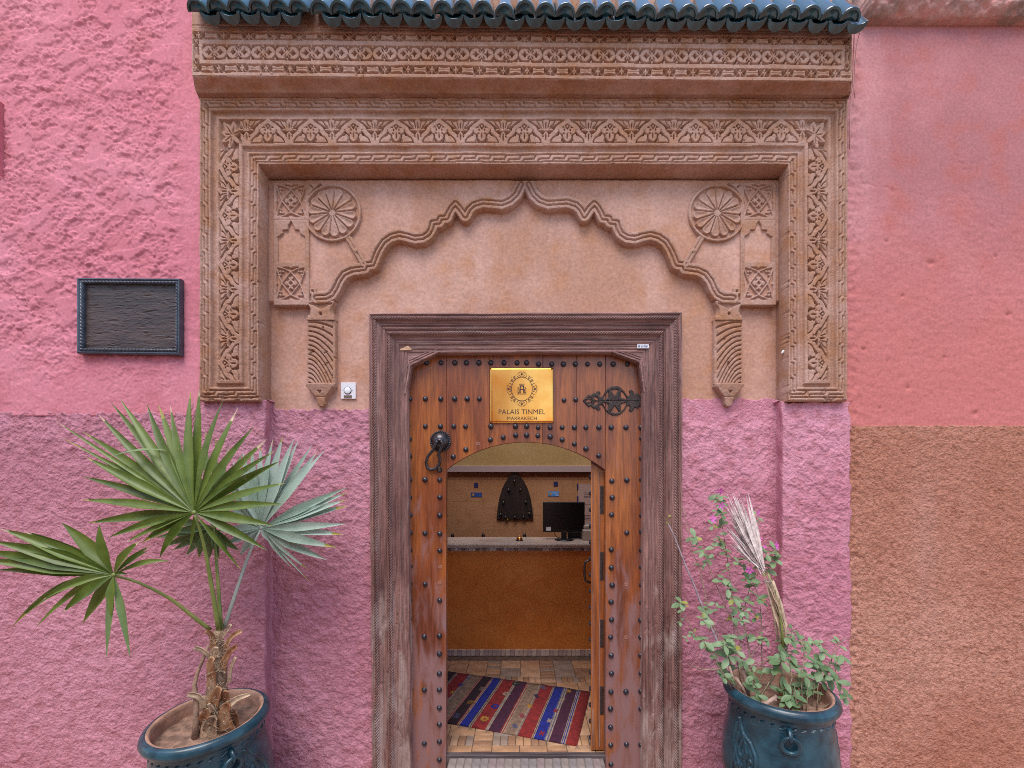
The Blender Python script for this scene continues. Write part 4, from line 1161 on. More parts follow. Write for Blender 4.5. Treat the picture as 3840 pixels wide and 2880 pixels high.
for q in range(8):
    a0 = q * PI / 4; main = q % 2 == 0
    for sg in (1, -1):
        if main:
            em(bm, [ep(a0 + sg * 0.30 + sg * 0.10 * math.sin(t * 3.1), 275 + 95 * t) for t in np.linspace(0, 1, 8)], [16, 16, 14, 13, 12, 10, 8, 4])
            em(bm, [ep(a0 + sg * (0.07 + 0.13 * math.sin(t * 2.9)), 285 + 55 * t) for t in np.linspace(0, 1, 7)], [14, 16, 17, 16, 13, 10, 5])
            em(bm, [ep(a0 + sg * (0.12 + 0.15 * t), 395 - 35 * t) for t in np.linspace(0, 1, 6)], [4, 10, 14, 16, 14, 8])
            x, y = ep(a0 + sg * 0.10, 388); fillp(bm, [(x + 11 * math.cos(k), y + 11 * math.sin(k)) for k in np.linspace(0, 2 * PI, 8, False)])
        else:
            em(bm, [ep(a0 + sg * (0.13 + 0.075 * math.cos(k)), 322 + 30 * math.sin(k) * (1 - k * 0.04)) for k in np.linspace(-2.6, 4.6, 18)], list(np.linspace(14, 9, 18)))
            em(bm, [ep(a0 + sg * (0.10 + 0.20 * t), 285 + 75 * t + 18 * math.sin(t * 3)) for t in np.linspace(0, 1, 8)], [14, 15, 15, 14, 12, 10, 8, 4])
    if main:
        fillp(bm, [ep(a0, 400 + 14), ep(a0 + 0.05, 352), ep(a0 + 0.10, 340), ep(a0 + 0.05, 325), ep(a0, 280), ep(a0 - 0.05, 325), ep(a0 - 0.10, 340), ep(a0 - 0.05, 352)])
    else:
        x, y = ep(a0, 372); fillp(bm, [(x + 12 * math.cos(k), y + 12 * math.sin(k)) for k in np.linspace(0, 2 * PI, 8, False)])
def rect(x0, y0, x1, y1): fillp(bm, [(x0, y0), (x1, y0), (x1, y1), (x0, y1)])
rect(828, 808, 1070, 820)
for s in (1, -1):
    m2 = lambda x: EX + s * (x - EX)
    a = [(890, 590), (948, 590), (948, 612), (925, 622), (918, 660), (918, 680), (948, 680), (948, 705), (918, 705), (918, 796), (890, 796)]
    fillp(bm, [(m2(x), y) for x, y in a])
    for (x0, y0_, x1, y1_) in ((836, 655, 866, 675), (838, 690, 854, 752), (866, 680, 884, 796), (836, 768, 884, 796), (836, 630, 880, 642), (880, 572, 946, 582)):
        xa, xb = sorted((m2(x0), m2(x1))); rect(xa, y0_, xb, y1_)
    for x0 in (880, 910, 934):
        xa, xb = sorted((m2(x0), m2(x0 + 14))); rect(xa, 548, xb, 566)
bmesh.ops.remove_doubles(bm, verts=bm.verts[:], dist=1e-7)
ex = bmesh.ops.extrude_face_region(bm, geom=bm.faces[:])
for v in ex["geom"]:
    if isinstance(v, bmesh.types.BMVert): v.co.y += 0.002
bmput(bm, "emblem", M['etch'], pl)
for (x, y) in ((170, 185), (1715, 175), (172, 1527), (1722, 1515)):
    bm = bmesh.new(); lathe(bm, [(0.0028, 0), (0.0022, 0.0015), (0, 0.002)], P(*pq(x, y), YP - 0.001), axis='y', seg=8); bmput(bm, "screw", M['hinge'], pl)

# number sticker on the lintel
st = thing("number_sticker", "small white sticker reading 58 263 0361 on the right of the lintel", "sticker", tuple(P(2411, 1299, 0.075)))
bm = bmesh.new(); box(bm, P(2390, 1305.5, 0.0715), P(2432, 1292.5, 0.078)); bmput(bm, "label", M['white'], st)
a, b = P(2393, 1303, 0.071), P(2429, 1294.5, 0.071)
text_at("58 263 0361", ((a.x + b.x) / 2, 0.0713, (a.z + b.z) / 2), b.x - a.x, b.z - a.z, 0.0006, plain("blue_ink", (0.01, 0.01, 0.12), 0.5), st, bold=0.03)

# doorbell
YW = YB + ARCH_D
db = thing("doorbell", "square steel doorbell plate with a round white button beside the left column", "doorbell", tuple(P(1306, 1465, YW)))
def dq(x, y): return (1250 + x / 11.85, 1400 + y / 11.85)
bm = bmesh.new()
R_ = 34; pts = []
for (cx_, cy_, a0) in ((990 - R_, 405 + R_, -90), (990 - R_, 1135 - R_, 0), (330 + R_, 1135 - R_, 90), (330 + R_, 405 + R_, 180)):
    for k_ in range(4):
        a = math.radians(a0 + 30 * k_); pts.append((cx_ + R_ * math.cos(a), cy_ + R_ * math.sin(a)))
prism(bm, [P(*dq(x, y), YW - 0.010) for x, y in pts], (0, 0.012, 0), bev=0.0012); bmput(bm, "plate", M['steel'], db)
bc = P(*dq(640, 765), YW - 0.010)
bm = bmesh.new(); rr = (P(*dq(808, 765), YW - 0.010) - bc).x
lathe(bm, [(rr, 0), (rr, 0.003), (rr * 0.88, 0.003), (rr * 0.88, 0.0)], bc, axis='y', seg=28); bmput(bm, "button_ring", M['ink'], db)
bm = bmesh.new(); lathe(bm, [(rr * 0.87, -0.001), (rr * 0.87, 0.005), (rr * 0.8, 0.006), (0, 0.0065)], bc, axis='y', seg=28); bmput(bm, "button", M['white'], db)
bm = bmesh.new(); box(bm, P(*dq(465, 1105), YW - 0.0115), P(*dq(825, 978), YW - 0.0098)); bmput(bm, "name_window", plain("smoked_window", (0.16, 0.12, 0.09), 0.15), db)
for x, y in ((425, 755), (850, 768)):
    bm = bmesh.new(); lathe(bm, [(0.0018, 0), (0.0014, 0.0012), (0, 0.0014)], P(*dq(x, y), YW - 0.010), axis='y', seg=8); bmput(bm, "screw", M['ink'], db)

# blank wooden board on the left wall
sg = thing("wall_board", "blank dark cracked wooden board in a blue-black rope frame on the pink wall", "wooden board", tuple(P(487, 1188, -0.02)))
def wq(x, y): return (260 + x / 4.609, 1000 + y / 4.609)
YS = -0.034
def h_sb(X, Y):
    return 0.0006 * fbm(X / 4, Y, 6, 3, 151) + 0.0018 * sst(0.35, 0.75, fbm(X * 0.22, Y + 3 * fbm(X, Y, 60, 2, 3), 8, 3, 153)) - 0.0022 * sst(0.5, 0.8, fbm(X * 0.16 + 90, Y, 10, 3, 157))
relief("board", 310, 664, 1062, 1314, 1.6, h_sb, YS + 0.014, M['signboard'], sg, skirt=0.012)
corners = [wq(138, 195), wq(1915, 205), wq(1912, 1530), wq(138, 1500)]
inn = [wq(255, 290), wq(1848, 305), wq(1850, 1420), wq(245, 1415)]
for e in range(4):
    o0, o1, i0, i1 = corners[e], corners[(e + 1) % 4], inn[e], inn[(e + 1) % 4]
    n_, m_ = 170, 14; V = []
    for j in range(m_ + 1):
        t = j / m_
        for i in range(n_ + 1):
            s = i / n_
            x = (o0[0] * (1 - s) + o1[0] * s) * (1 - t) + (i0[0] * (1 - s) + i1[0] * s) * t; y = (o0[1] * (1 - s) + o1[1] * s) * (1 - t) + (i0[1] * (1 - s) + i1[1] * s) * t
            Lp = math.hypot(o1[0] - o0[0], o1[1] - o0[1])
            h_ = float(np.interp(t, [0, 0.08, 0.30, 0.45, 0.5, 0.95, 1.0], [-0.004, 0.006, 0.008, 0.0, 0.0, 0.0, -0.004]))
            q = max(0.0, 1 - ((t - 0.74) / 0.24) ** 2)
            ph = (s * Lp / 14.0 + (t - 0.74) * 2.0) % 1
            h_ += 0.010 * math.sqrt(q) - 0.007 * max(0.0, 1 - abs(ph - 0.5) / 0.22) * (1 if q > 0.05 else 0)
            v = P(x, y, YS); v.y -= h_; V.append(tuple(v))
    Q = [(j * (n_ + 1) + i, (j + 1) * (n_ + 1) + i, (j + 1) * (n_ + 1) + i + 1, j * (n_ + 1) + i + 1) for j in range(m_) for i in range(n_)]
    b0 = len(V)
    for i in range(n_ + 1): V.append((V[i][0], -0.003, V[i][2]))
    for i in range(n_ + 1): v = V[m_ * (n_ + 1) + i]; V.append((v[0], YS + 0.016, v[2]))
    for i in range(n_):
        Q.append((b0 + i, i, i + 1, b0 + i + 1)); Q.append((m_ * (n_ + 1) + i, b0 + n_ + 1 + i, b0 + n_ + 2 + i, m_ * (n_ + 1) + i + 1))
    o = put(npmesh("frame_rail", V, Q), "frame_rail", M['slate'], sg, smooth=True)
bm = bmesh.new(); box(bm, P(*wq(150, 1490), -0.009), P(*wq(1960, 215), -0.002)); bmput(bm, "backing", M['stucco'], sg)

# edge of a framed panel cut off by the photograph's left side, and a splash of white paint on the reveal
sh = thing("framed_panel", "dark framed panel on the pink wall at the far left edge", "panel", tuple(P(-60, 520, -0.02)))
bm = bmesh.new(); box(bm, P(-230, 640, -0.03), P(-4, 402, -0.004), 0.004); bmput(bm, "board", M['signboard'], sh)
bm = bmesh.new(); box(bm, P(-3.5, 655, -0.026), P(14, 392, -0.001), 0.004); bmput(bm, "edge_strip", M['stucco'], sh)
bm = bmesh.new()
for (x, y, r_) in ((2940, 1318, .011), (2950, 1326, .012), (2945, 1334, .008), (2934, 1322, .007)):
    lathe(bm, [(r_, -0.004), (r_ * 0.8, 0.004), (0, 0.006)], P(x, y, -0.001), axis='y', seg=9)
bmput(bm, "paint_splash", M['white'], portal)

# thin cable hanging down the right edge of the cornice
bm = bmesh.new()
tube(bm, [P(3205, 95, -0.1), P(3203, 150, -0.06), P(3200, 230, -0.035), P(3199, 320, -0.02), P(3190, 372, -0.02), P(3187, 480, -0.012), P(3186, 560, -0.01)], 0.003, 6)
tube(bm, [P(3212, 95, -0.09), P(3226, 118, -0.06), P(3212, 170, -0.04), P(3206, 240, -0.02), P(3203, 330, -0.012), P(3206, 368, -0.008)], 0.0025, 6)
cb = bmput(bm, "cable", plain("pink_painted_cable", (0.55, 0.27, 0.24), 0.6), None, tuple(P(3200, 300, -0.03)))
tag(cb, "thin pink painted cable running down between carved cornice and red wall", "cable")
# ================================================================== RECEPTION HALL BEHIND THE DOOR
M['hall'] = plaster("hall_brown_plaster", (0.34, 0.165, 0.078), (0.40, 0.205, 0.105), (0.30, 0.135, 0.06), 1.2, 6, 0.5, 0.2, 60)
M['olive'] = plaster("hall_ochre_plaster", (0.33, 0.215, 0.085), (0.37, 0.245, 0.11), (0.30, 0.185, 0.07), 1.2, 6, 0.5, 0.2, 60)
M['tadelakt'] = plaster("orange_polished_plaster", (0.62, 0.185, 0.03), (0.70, 0.24, 0.05), (0.56, 0.145, 0.022), 2.0, 7, 0.6, 0.1, 40, rough=0.55)
M['marble'] = plaster("cream_marble", (0.60, 0.47, 0.36), (0.66, 0.54, 0.42), (0.42, 0.31, 0.25), 2.0, 5, 0.5, 0.05, 40, rough=0.3, streak=((0.36, 0.27, 0.23), 0.6, 3.0))
YBW = 3.2
hall = thing("hall_room", "dim plastered reception hall seen through the open wicket", "room", (0, 1.7, ZF))
bm = bmesh.new(); box(bm, (-1.6, YBW, ZF), (1.6, YBW + 0.2, 1.735)); bmput(bm, "wall", M['hall'], hall, label="brown plaster back wall")
# shallow plaster courses on the back wall
bm = bmesh.new()
zz = 1.69
while zz > 0.9:
    xx = -1.6 - random.uniform(0, 0.3); hgt = random.uniform(0.085, 0.11)
    while xx < 1.6:
        wd = random.uniform(0.3, 0.5); x0, x1 = max(-1.598, xx), min(1.598, xx + wd - 0.0016)
        if x1 - x0 > 0.02: box(bm, (x0, YBW - random.uniform(0.004, 0.0055), zz - hgt + 0.0014), (x1, YBW + 0.01, zz), 0.001)
        xx += wd
    zz -= hgt
o = bmput(bm, "plaster_courses", M['hall'], hall)
bm = bmesh.new(); box(bm, (-1.6, YBW - 0.03, 1.737), (1.6, YBW + 0.2, 2.62)); bmput(bm, "wall", M['olive'], hall, label="ochre upper wall")
bm = bmesh.new(); box(bm, (-1.6, YBW - 0.06, 1.694), (1.6, YBW - 0.001, 1.778), 0.004); bmput(bm, "moulding", plain("mauve_grey_plaster", (0.33, 0.24, 0.24), 0.7), hall)
for x0, x1 in ((-1.62, -1.6), (1.6, 1.62)):
    bm = bmesh.new(); box(bm, (x0, 0.29, ZF), (x1, YBW + 0.2, 2.62)); bmput(bm, "side_wall", M['hall'], hall)
fl = bmesh.new(); box(fl, (-1.6, 0.19, ZF - 0.1), (1.6, YBW, ZF - 0.006))
floor = bmput(fl, "hall_floor", plain("floor_joint", (0.13, 0.075, 0.05), 0.9, vary=0.3), None, (0, 1.6, ZF)); tag(floor, kind="structure")
# floor tiles: squares in pairs framed by bands of small bricks
TM = [plain("floor_tile_%s" % n, c, 0.45, vary=0.22, vscale=9, bump=0.2, bscale=60) for n, c in (("sand", (0.40, 0.22, 0.115)), ("buff", (0.44, 0.26, 0.15)), ("brown", (0.27, 0.145, 0.08)), ("grey", (0.25, 0.18, 0.135)))]
rest = bmesh.new(); tiles_me = {}
def ftile(x0, x1, y0, y1, big):
    global rest
    g_ = 0.0022; x0 += g_; x1 -= g_; y0 += g_; y1 -= g_
    if y1 < 0.195 or y0 > 1.68: return
    y0 = max(y0, 0.192); y1 = min(y1, 1.682)
    if y1 - y0 < 0.01: return
    c = Vector(((x0 + x1) / 2, (y0 + y1) / 2, ZF)); vis = abs(c.x - 0.0) < 0.70 + 0.1 * c.y
    mt = random.choices((0, 1, 2, 3), (5, 4, 1, 1) if big else (3, 2, 3, 2))[0]
    if not vis:
        box(rest, (x0, y0, ZF - 0.02), (x1, y1, ZF), 0.0015); return
    key = (round(x1 - x0, 4), round(y1 - y0, 4), mt)
    if key not in tiles_me:
        b = bmesh.new(); box(b, (-(x1 - x0) / 2, -(y1 - y0) / 2, -0.02), ((x1 - x0) / 2, (y1 - y0) / 2, 0), 0.0015)
        me = bpy.data.meshes.new("tile"); b.to_mesh(me); b.free(); me.materials.append(TM[mt]); tiles_me[key] = me
    inst(tiles_me[key], "tile", floor, c + Vector((0, 0, random.uniform(-0.0012, 0.0006))), (random.uniform(-.004, .004), random.uniform(-.004, .004), random.uniform(-.006, .006)))
PXM, PYM = 0.482, 0.434
for mi in range(-4, 4):
    for mj in range(-4, 1):
        bx, by = -0.198 + mi * PXM, 1.243 + mj * PYM
        for i in range(2):
            for j in range(2): ftile(bx + i * 0.1775, bx + (i + 1) * 0.1775, by + j * 0.1625, by + (j + 1) * 0.1625, True)
        for j in range(6): ftile(bx + 0.355, bx + 0.482, by + j * 0.05417, by + (j + 1) * 0.05417, False)
        for i in range(7): ftile(bx + i * 0.0507, bx + (i + 1) * 0.0507, by - 0.109, by, False)
        for j in range(2): ftile(bx + 0.355, bx + 0.482, by - 0.109 + j * 0.0545, by - 0.109 + (j + 1) * 0.0545, False)
r = bmput(rest, "tiles", TM[0], floor); tag(r, kind="stuff")
# sill and door step
bm = bmesh.new(); box(bm, (-0.9, 0.152, ZF - 0.08), (0.9, 0.189, ZF + 0.004), 0.002)
sl = bmput(bm, "door_sill", wood("sill_wood", (0.06, 0.045, 0.045), (0.13, 0.10, 0.10), axis='x', rough=0.6, fine=60), None, (0, 0.17, ZF)); tag(sl, "dark wooden sill strip across the foot of the open doorway", "sill")
step = thing("door_step", "step of pale pinkish bricks just outside the door sill", "step", (0, 0, ZS))
bm = bmesh.new(); box(bm, (-0.455, -0.32, ZS), (0.500, 0.150, ZF - 0.0125)); bmput(bm, "mortar_base", plain("step_mortar", (0.19, 0.155, 0.14), 0.9, vary=0.2), step)
BM_ = [plain("pale_brick_%s" % n, c, 0.8, vary=0.2, vscale=14, bump=0.4, bscale=70) for n, c in (("pink", (0.25, 0.185, 0.175)), ("grey", (0.225, 0.19, 0.18)), ("buff", (0.25, 0.20, 0.175)))]
bme = []
for mt in BM_:
    b = bmesh.new(); box(b, (-0.0225, -0.072, -0.03), (0.0225, 0.072, 0), 0.003); me = bpy.data.meshes.new("brick"); b.to_mesh(me); b.free(); me.materials.append(mt); bme.append(me)
for rr_ in range(3):
    x = -0.43 + 0.02 * rr_
    while x < 0.485:
        inst(random.choice(bme), "brick", step, Vector((x, 0.074 - rr_ * 0.15, ZF - 0.008 + random.uniform(-0.002, 0.002))), (random.uniform(-.01, .01), random.uniform(-.015, .015), random.uniform(-.02, .02)))
        x += 0.0492

# counter
YCF = 1.684; ZC = 0.993
ct = thing("reception_counter", "orange polished plaster reception counter with cream marble top", "counter", (0, YCF, ZF))
bm = bmesh.new(); box(bm, (-1.6, YCF, ZF), (1.6, YCF + 0.40, ZC - 0.052)); bmput(bm, "front", M['tadelakt'], ct)
bm = bmesh.new(); box(bm, (-1.6, YCF - 0.030, ZC - 0.020), (1.6, YCF + 0.44, ZC), 0.004); box(bm, (-1.6, YCF - 0.020, ZC - 0.040), (1.6, YCF + 0.43, ZC - 0.0215), 0.003)
bmput(bm, "top", M['marble'], ct)
bt = [plain("skirting_tile_%s" % n, c, 0.35, vary=0.15, vscale=20) for n, c in (("cream", (0.52, 0.38, 0.30)), ("mauve", (0.42, 0.30, 0.27)), ("pale", (0.58, 0.44, 0.36)))]
def strip(z0, z1, wd, yy, mats, nm, x0=-0.78, x1=0.80):
    mes = []
    for mt in mats:
        b = bmesh.new(); box(b, (-wd / 2 + 0.0012, 0, -(z1 - z0) / 2), (wd / 2 - 0.0012, 0.02, (z1 - z0) / 2), 0.001); me = bpy.data.meshes.new(nm); b.to_mesh(me); b.free(); me.materials.append(mt); mes.append(me)
    x = x0
    while x < x1:
        inst(random.choice(mes), nm, ct, Vector((x, yy + random.uniform(-0.0008, 0.0008), (z0 + z1) / 2)), (0, random.uniform(-.01, .01), random.uniform(-.01, .01))); x += wd
strip(ZF, ZF + 0.060, 0.0425, YCF - 0.008, bt, "tile")
mt2 = [plain("mosaic_%s" % n, c, 0.3, vary=0.3, vscale=60) for n, c in (("grey", (0.33, 0.28, 0.27)), ("white", (0.52, 0.48, 0.46)), ("brown", (0.20, 0.14, 0.12)))]
strip(ZC - 0.072, ZC - 0.041, 0.034, YCF - 0.006, mt2, "mosaic_tile")
# faint lettering and swirl pressed into the counter front
def cfp(px, py): return P(px, py, YCF)
a, b = cfp(1772, 2330), cfp(2006, 2292)
text_at("PALAIS TINMEL", ((a.x + b.x) / 2, YCF - 0.0005, (a.z + b.z) / 2), b.x - a.x, b.z - a.z, 0.0016, M['tadelakt'], ct)
a, b = cfp(1846, 2348), cfp(1917, 2330)
text_at("Marrakech", ((a.x + b.x) / 2, YCF - 0.0005, (a.z + b.z) / 2), b.x - a.x, b.z - a.z, 0.0014, M['tadelakt'], ct, shear=0.3)
bm = bmesh.new()
sw = [(1968, 2125), (1945, 2160), (1920, 2190), (1880, 2205), (1845, 2225), (1825, 2250), (1800, 2270), (1780, 2262), (1772, 2235), (1780, 2200), (1800, 2170), (1840, 2145), (1880, 2125), (1930, 2112), (1960, 2130)]
tube(bm, [cfp(x, y) for x, y in sw], 0.0022, 5, flat=0.6); tube(bm, [cfp(x, y) for x, y in ((1830, 2170), (1828, 2200), (1832, 2222))], 0.0018, 5); tube(bm, [cfp(x, y) for x, y in ((1905, 2190), (1925, 2215), (1940, 2200), (1945, 2170))], 0.0018, 5)
bmput(bm, "swirl_relief", M['tadelakt'], ct)

# things on and behind the counter
bl = thing("desk_bell", "small brass desk bell on the marble counter", "bell", (P(1948, 2026, 1.86).x, 1.86, ZC))
c = Vector((P(1948, 2026, 1.86).x, 1.86, ZC))
bm = bmesh.new(); lathe(bm, [(0.036, 0), (0.037, 0.005), (0.033, 0.010), (0, 0.011)], c, seg=20); bmput(bm, "base", M['black'], bl)
bm = bmesh.new(); lathe(bm, [(0.032, 0.013), (0.031, 0.022), (0.024, 0.034), (0.012, 0.041), (0, 0.042)], c, seg=24); bmput(bm, "dome", M['brass'], bl)
bm = bmesh.new(); lathe(bm, [(0.003, 0.04), (0.003, 0.050), (0.005, 0.052), (0, 0.056)], c, seg=8); bmput(bm, "plunger", M['steel'], bl)

YM = 1.93; mc = P(2115, 1940, YM)
mo = thing("monitor", "black flat computer monitor standing on the counter", "monitor", (mc.x, YM, ZC))
a, b = P(2036, 1996, YM), P(2193, 1882, YM)
bm = bmesh.new(); box(bm, (a.x, YM, a.z), (b.x, YM + 0.03, b.z), 0.004); box(bm, (a.x + 0.08, YM + 0.031, a.z + 0.05), (b.x - 0.08, YM + 0.055, b.z - 0.06), 0.006); bmput(bm, "case", M['black'], mo)
bm = bmesh.new(); box(bm, (a.x + 0.012, YM - 0.0015, a.z + 0.02), (b.x - 0.012, YM + 0.002, b.z - 0.012)); bmput(bm, "back_panel", plain("dark_panel", (0.006, 0.006, 0.007), 0.25), mo)
a, b = P(2048, 1990, YM), P(2066, 1976, YM)
bm = bmesh.new(); box(bm, (a.x, YM - 0.004, a.z), (b.x, YM - 0.001, b.z)); bmput(bm, "sticker", M['white'], mo)
bm = bmesh.new(); box(bm, (mc.x - 0.028, YM - 0.002, ZC + 0.01), (mc.x + 0.028, YM + 0.022, P(0, 1998, YM).z + 0.02), 0.003); bmput(bm, "neck", M['black'], mo)
bm = bmesh.new(); lathe(bm, [(0.098, 0), (0.098, 0.008), (0.06, 0.014), (0, 0.016)], (mc.x, YM - 0.02, ZC), seg=28); bmput(bm, "foot", M['black'], mo)
bm = bmesh.new(); tube(bm, [P(2078, 1995, 1.97), P(2082, 2008, 1.98), P(2092, 2016, 1.99), P(2104, 2017, 2.0)], 0.004, 6); bmput(bm, "cord", M['black'], mo)
a, b = P(2128, 2016, 2.1), P(2184, 1992, 2.1)
bm = bmesh.new(); box(bm, (a.x, 2.04, ZC), (b.x, 2.12, b.z), 0.004)
cr = bmput(bm, "card_reader", M['black'], None, ((a.x + b.x) / 2, 2.08, ZC)); tag(cr, "low black box behind the foot of the monitor", "box")
a, b = P(2184, 2038, 1.9), P(2240, 1950, 1.9)
pr = thing("printer", "pale office printer at the right end of the counter beside the monitor", "printer", ((a.x + b.x) / 2, 2.0, ZC))
M['paleplastic'] = plain("cream_plastic", (0.42, 0.34, 0.28), 0.4)
bm = bmesh.new(); box(bm, (a.x, 1.87, ZC), (a.x + 0.30, 2.10, ZC + 0.11), 0.01); bmput(bm, "body", M['paleplastic'], pr)
bm = bmesh.new(); box(bm, (a.x + 0.015, 1.90, ZC + 0.112), (a.x + 0.28, 2.09, ZC + 0.15), 0.008); bmput(bm, "lid", M['paleplastic'], pr)

# key board on the back wall
YK = YBW - 0.03; ki = lambda x, y: P(x, y, YK)
kb = thing("key_board", "dark pointed wooden key board hanging on the hall's back wall", "key board", tuple(P(1931, 1860, YK)))
bm = bmesh.new()
L = [(1931, 1768), (1915, 1782), (1898, 1803), (1884, 1830), (1873, 1865), (1866, 1905), (1862, 1947)]
pts = L + [(1862 + 138 * 1, 1947)] + [(1862 * 2 - x + 138, y) for x, y in L[::-1][1:-1]]
prism(bm, [ki(x, y) for x, y in pts], (0, 0.028, 0), bev=0.004)
M['darkwood'] = wood("dark_board_wood", (0.014, 0.007, 0.006), (0.03, 0.014, 0.011), axis='z', rough=0.4, fine=50)
bmput(bm, "board", M['darkwood'], kb)
M['gold'] = plain("gold_paint", (0.75, 0.45, 0.10), 0.35, 0.6)
for s_, x, y in (("1", 1929, 1810), ("2", 1953, 1842), ("4", 1974, 1882), ("5", 1984, 1925), ("9", 1902, 1947)):
    c = ki(x, y); text_at(s_, (c.x, YK - 0.005, c.z), 0.020, 0.032, 0.004, M['gold'], kb, name="number")
for (x, y) in ((1929, 1790), (1908, 1823), (1951, 1823), (1888, 1870), (1972, 1868), (1877, 1915), (1986, 1912), (1897, 1925), (1931, 1925), (1964, 1925)):
    c = ki(x, y); bm = bmesh.new()
    tube(bm, [c + Vector((0, 0.004, 0)), c + Vector((0, -0.02, 0)), c + Vector((0, -0.024, 0.012))], 0.003, 6)
    hk = bmput(bm, "hook", M['brass'], kb)
    bm = bmesh.new(); torus(bm, c + Vector((0, -0.014, -0.016)), 0.014, 0.0025, 'y', 14, 5)
    lathe(bm, [(0.0, -0.085), (0.014, -0.075), (0.018, -0.055), (0.011, -0.035), (0.004, -0.03)], c + Vector((0, -0.014, 0)), seg=10)
    bmput(bm, "key_fob", M['black'], kb)
# stickers and notice on the back wall
M['blue'] = plain("blue_sticker", (0.02, 0.05, 0.22), 0.5); M['lblue'] = plain("light_blue_sticker", (0.05, 0.22, 0.55), 0.5); M['navy'] = plain("navy_sticker", (0.012, 0.016, 0.09), 0.5)
YSK = YBW - 0.008
for x0, x1, y0_, y1_, mm_, lab in ((1778, 1793, 1811, 1828, 'navy', "small dark blue square sticker left of the key board"), (2076, 2092, 1806, 1823, 'navy', "small dark blue square sticker right of the key board, above the light blue label")):
    bm = bmesh.new(); a, b = P(x0, y1_, YSK), P(x1, y0_, YSK); box(bm, (a.x, YSK - 0.002, a.z), (b.x, YSK + 0.002, b.z))
    o = bmput(bm, "sticker", M[mm_], None, tuple((a + b) / 2)); tag(o, lab, "sticker")
for x0, x1, y0_, y1_, mm_, lab, tx in ((1766, 1807, 1847, 1863, 'blue', "dark blue award label with an orange sun on the left of the back wall", 'lblue'), (2056, 2096, 1843, 1861, 'lblue', "light blue award label with a pale sun above the monitor", 'white')):
    a, b = P(x0, y1_, YSK), P(x1, y0_, YSK)
    t_ = thing("award_label", lab, "label", tuple((a + b) / 2))
    bm = bmesh.new(); box(bm, (a.x, YSK - 0.002, a.z), (b.x, YSK + 0.002, b.z)); bmput(bm, "card", M[mm_], t_)
    w_ = b.x - a.x; hh_ = b.z - a.z; cx_ = a.x + 0.2 * w_; cz_ = (a.z + b.z) / 2
    bm = bmesh.new()
    pts = []
    for i in range(24):
        rr_ = hh_ * (0.34 if i % 2 == 0 else 0.22); an = 2 * PI * i / 24; pts.append((cx_ + rr_ * math.cos(an), YSK - 0.004, cz_ + rr_ * math.sin(an)))
    prism(bm, pts, (0, 0.0015, 0)); bmput(bm, "sun", M['gold'], t_)
    text_at("HolidayCheck", (a.x + 0.66 * w_, YSK - 0.0025, cz_ + 0.14 * hh_), 0.56 * w_, 0.26 * hh_, 0.001, M[tx], t_)
    text_at("2018", (a.x + 0.82 * w_, YSK - 0.0025, cz_ - 0.28 * hh_), 0.24 * w_, 0.24 * hh_, 0.001, M[tx], t_)
nb = thing("notice_board", "pale notice sheet with printed lines on the back wall behind the printer", "notice", tuple(P(2190, 1880, YSK)))
a, b = P(2167, 1962, YSK), P(2250, 1815, YSK)
bm = bmesh.new(); box(bm, (a.x, YSK - 0.006, a.z), (b.x, YSK + 0.002, b.z)); bmput(bm, "sheet", plain("notice_paper", (0.34, 0.22, 0.19), 0.6), nb)
bm = bmesh.new(); box(bm, (a.x - 0.012, YSK - 0.010, b.z - 0.07), (a.x + 0.006, YSK + 0.002, b.z + 0.004)); box(bm, (a.x - 0.012, YSK - 0.010, a.z + 0.28), (a.x + 0.006, YSK + 0.002, a.z + 0.36)); bmput(bm, "clip", M['navy'], nb)
bm = bmesh.new()
for y in (1848, 1855, 1861, 1866, 1890, 1932, 1938, 1943, 1949):
    q = P(2190 if y != 1890 else 2170, y, YSK); box(bm, (q.x, YSK - 0.0075, q.z - 0.002), (b.x - 0.01, YSK - 0.0055, q.z + 0.002))
bmput(bm, "printed_lines", M['ink'], nb)
# three chair backs just showing over the counter
for x, nm in ((1697, "leftmost"), (1812, "middle"), (1967, "rightmost")):
    ch = thing("chair", "dark chair behind the counter, only the tip of its back showing, %s of three" % nm, "chair", (P(x, 2000, 2.6).x, 2.6, ZF), "chairs behind the counter")
    c = Vector((P(x, 2000, 2.6).x, 2.6, ZF)); zt = P(x, 1998 if x != 1967 else 1998, 2.6).z
    for sx_ in (0, 0.40):
        bm = bmesh.new(); tube(bm, [c + Vector((sx_, 0, 0)), c + Vector((sx_, 0.02, 0.5)), Vector((c.x + sx_, c.y, zt - 0.03 if sx_ == 0 else zt - 0.12)), Vector((c.x + sx_, c.y, zt if sx_ == 0 else zt - 0.1))], [0.016, 0.017, 0.020, 0.008], 8); bmput(bm, "back_post", M['darkwood'], ch)
        bm = bmesh.new(); tube(bm, [c + Vector((sx_, 0.40, 0)), c + Vector((sx_, 0.40, 0.44))], 0.017, 8); bmput(bm, "leg", M['darkwood'], ch)
    bm = bmesh.new(); box(bm, (c.x - 0.02, c.y, ZF + 0.44), (c.x + 0.42, c.y + 0.42, ZF + 0.48), 0.006); bmput(bm, "seat", M['darkwood'], ch)
    for zz in (0.62, 0.76):
        bm = bmesh.new(); box(bm, (c.x + 0.01, c.y - 0.008, ZF + zz), (c.x + 0.39, c.y + 0.008, ZF + zz + 0.05), 0.004); bmput(bm, "slat", M['darkwood'], ch)

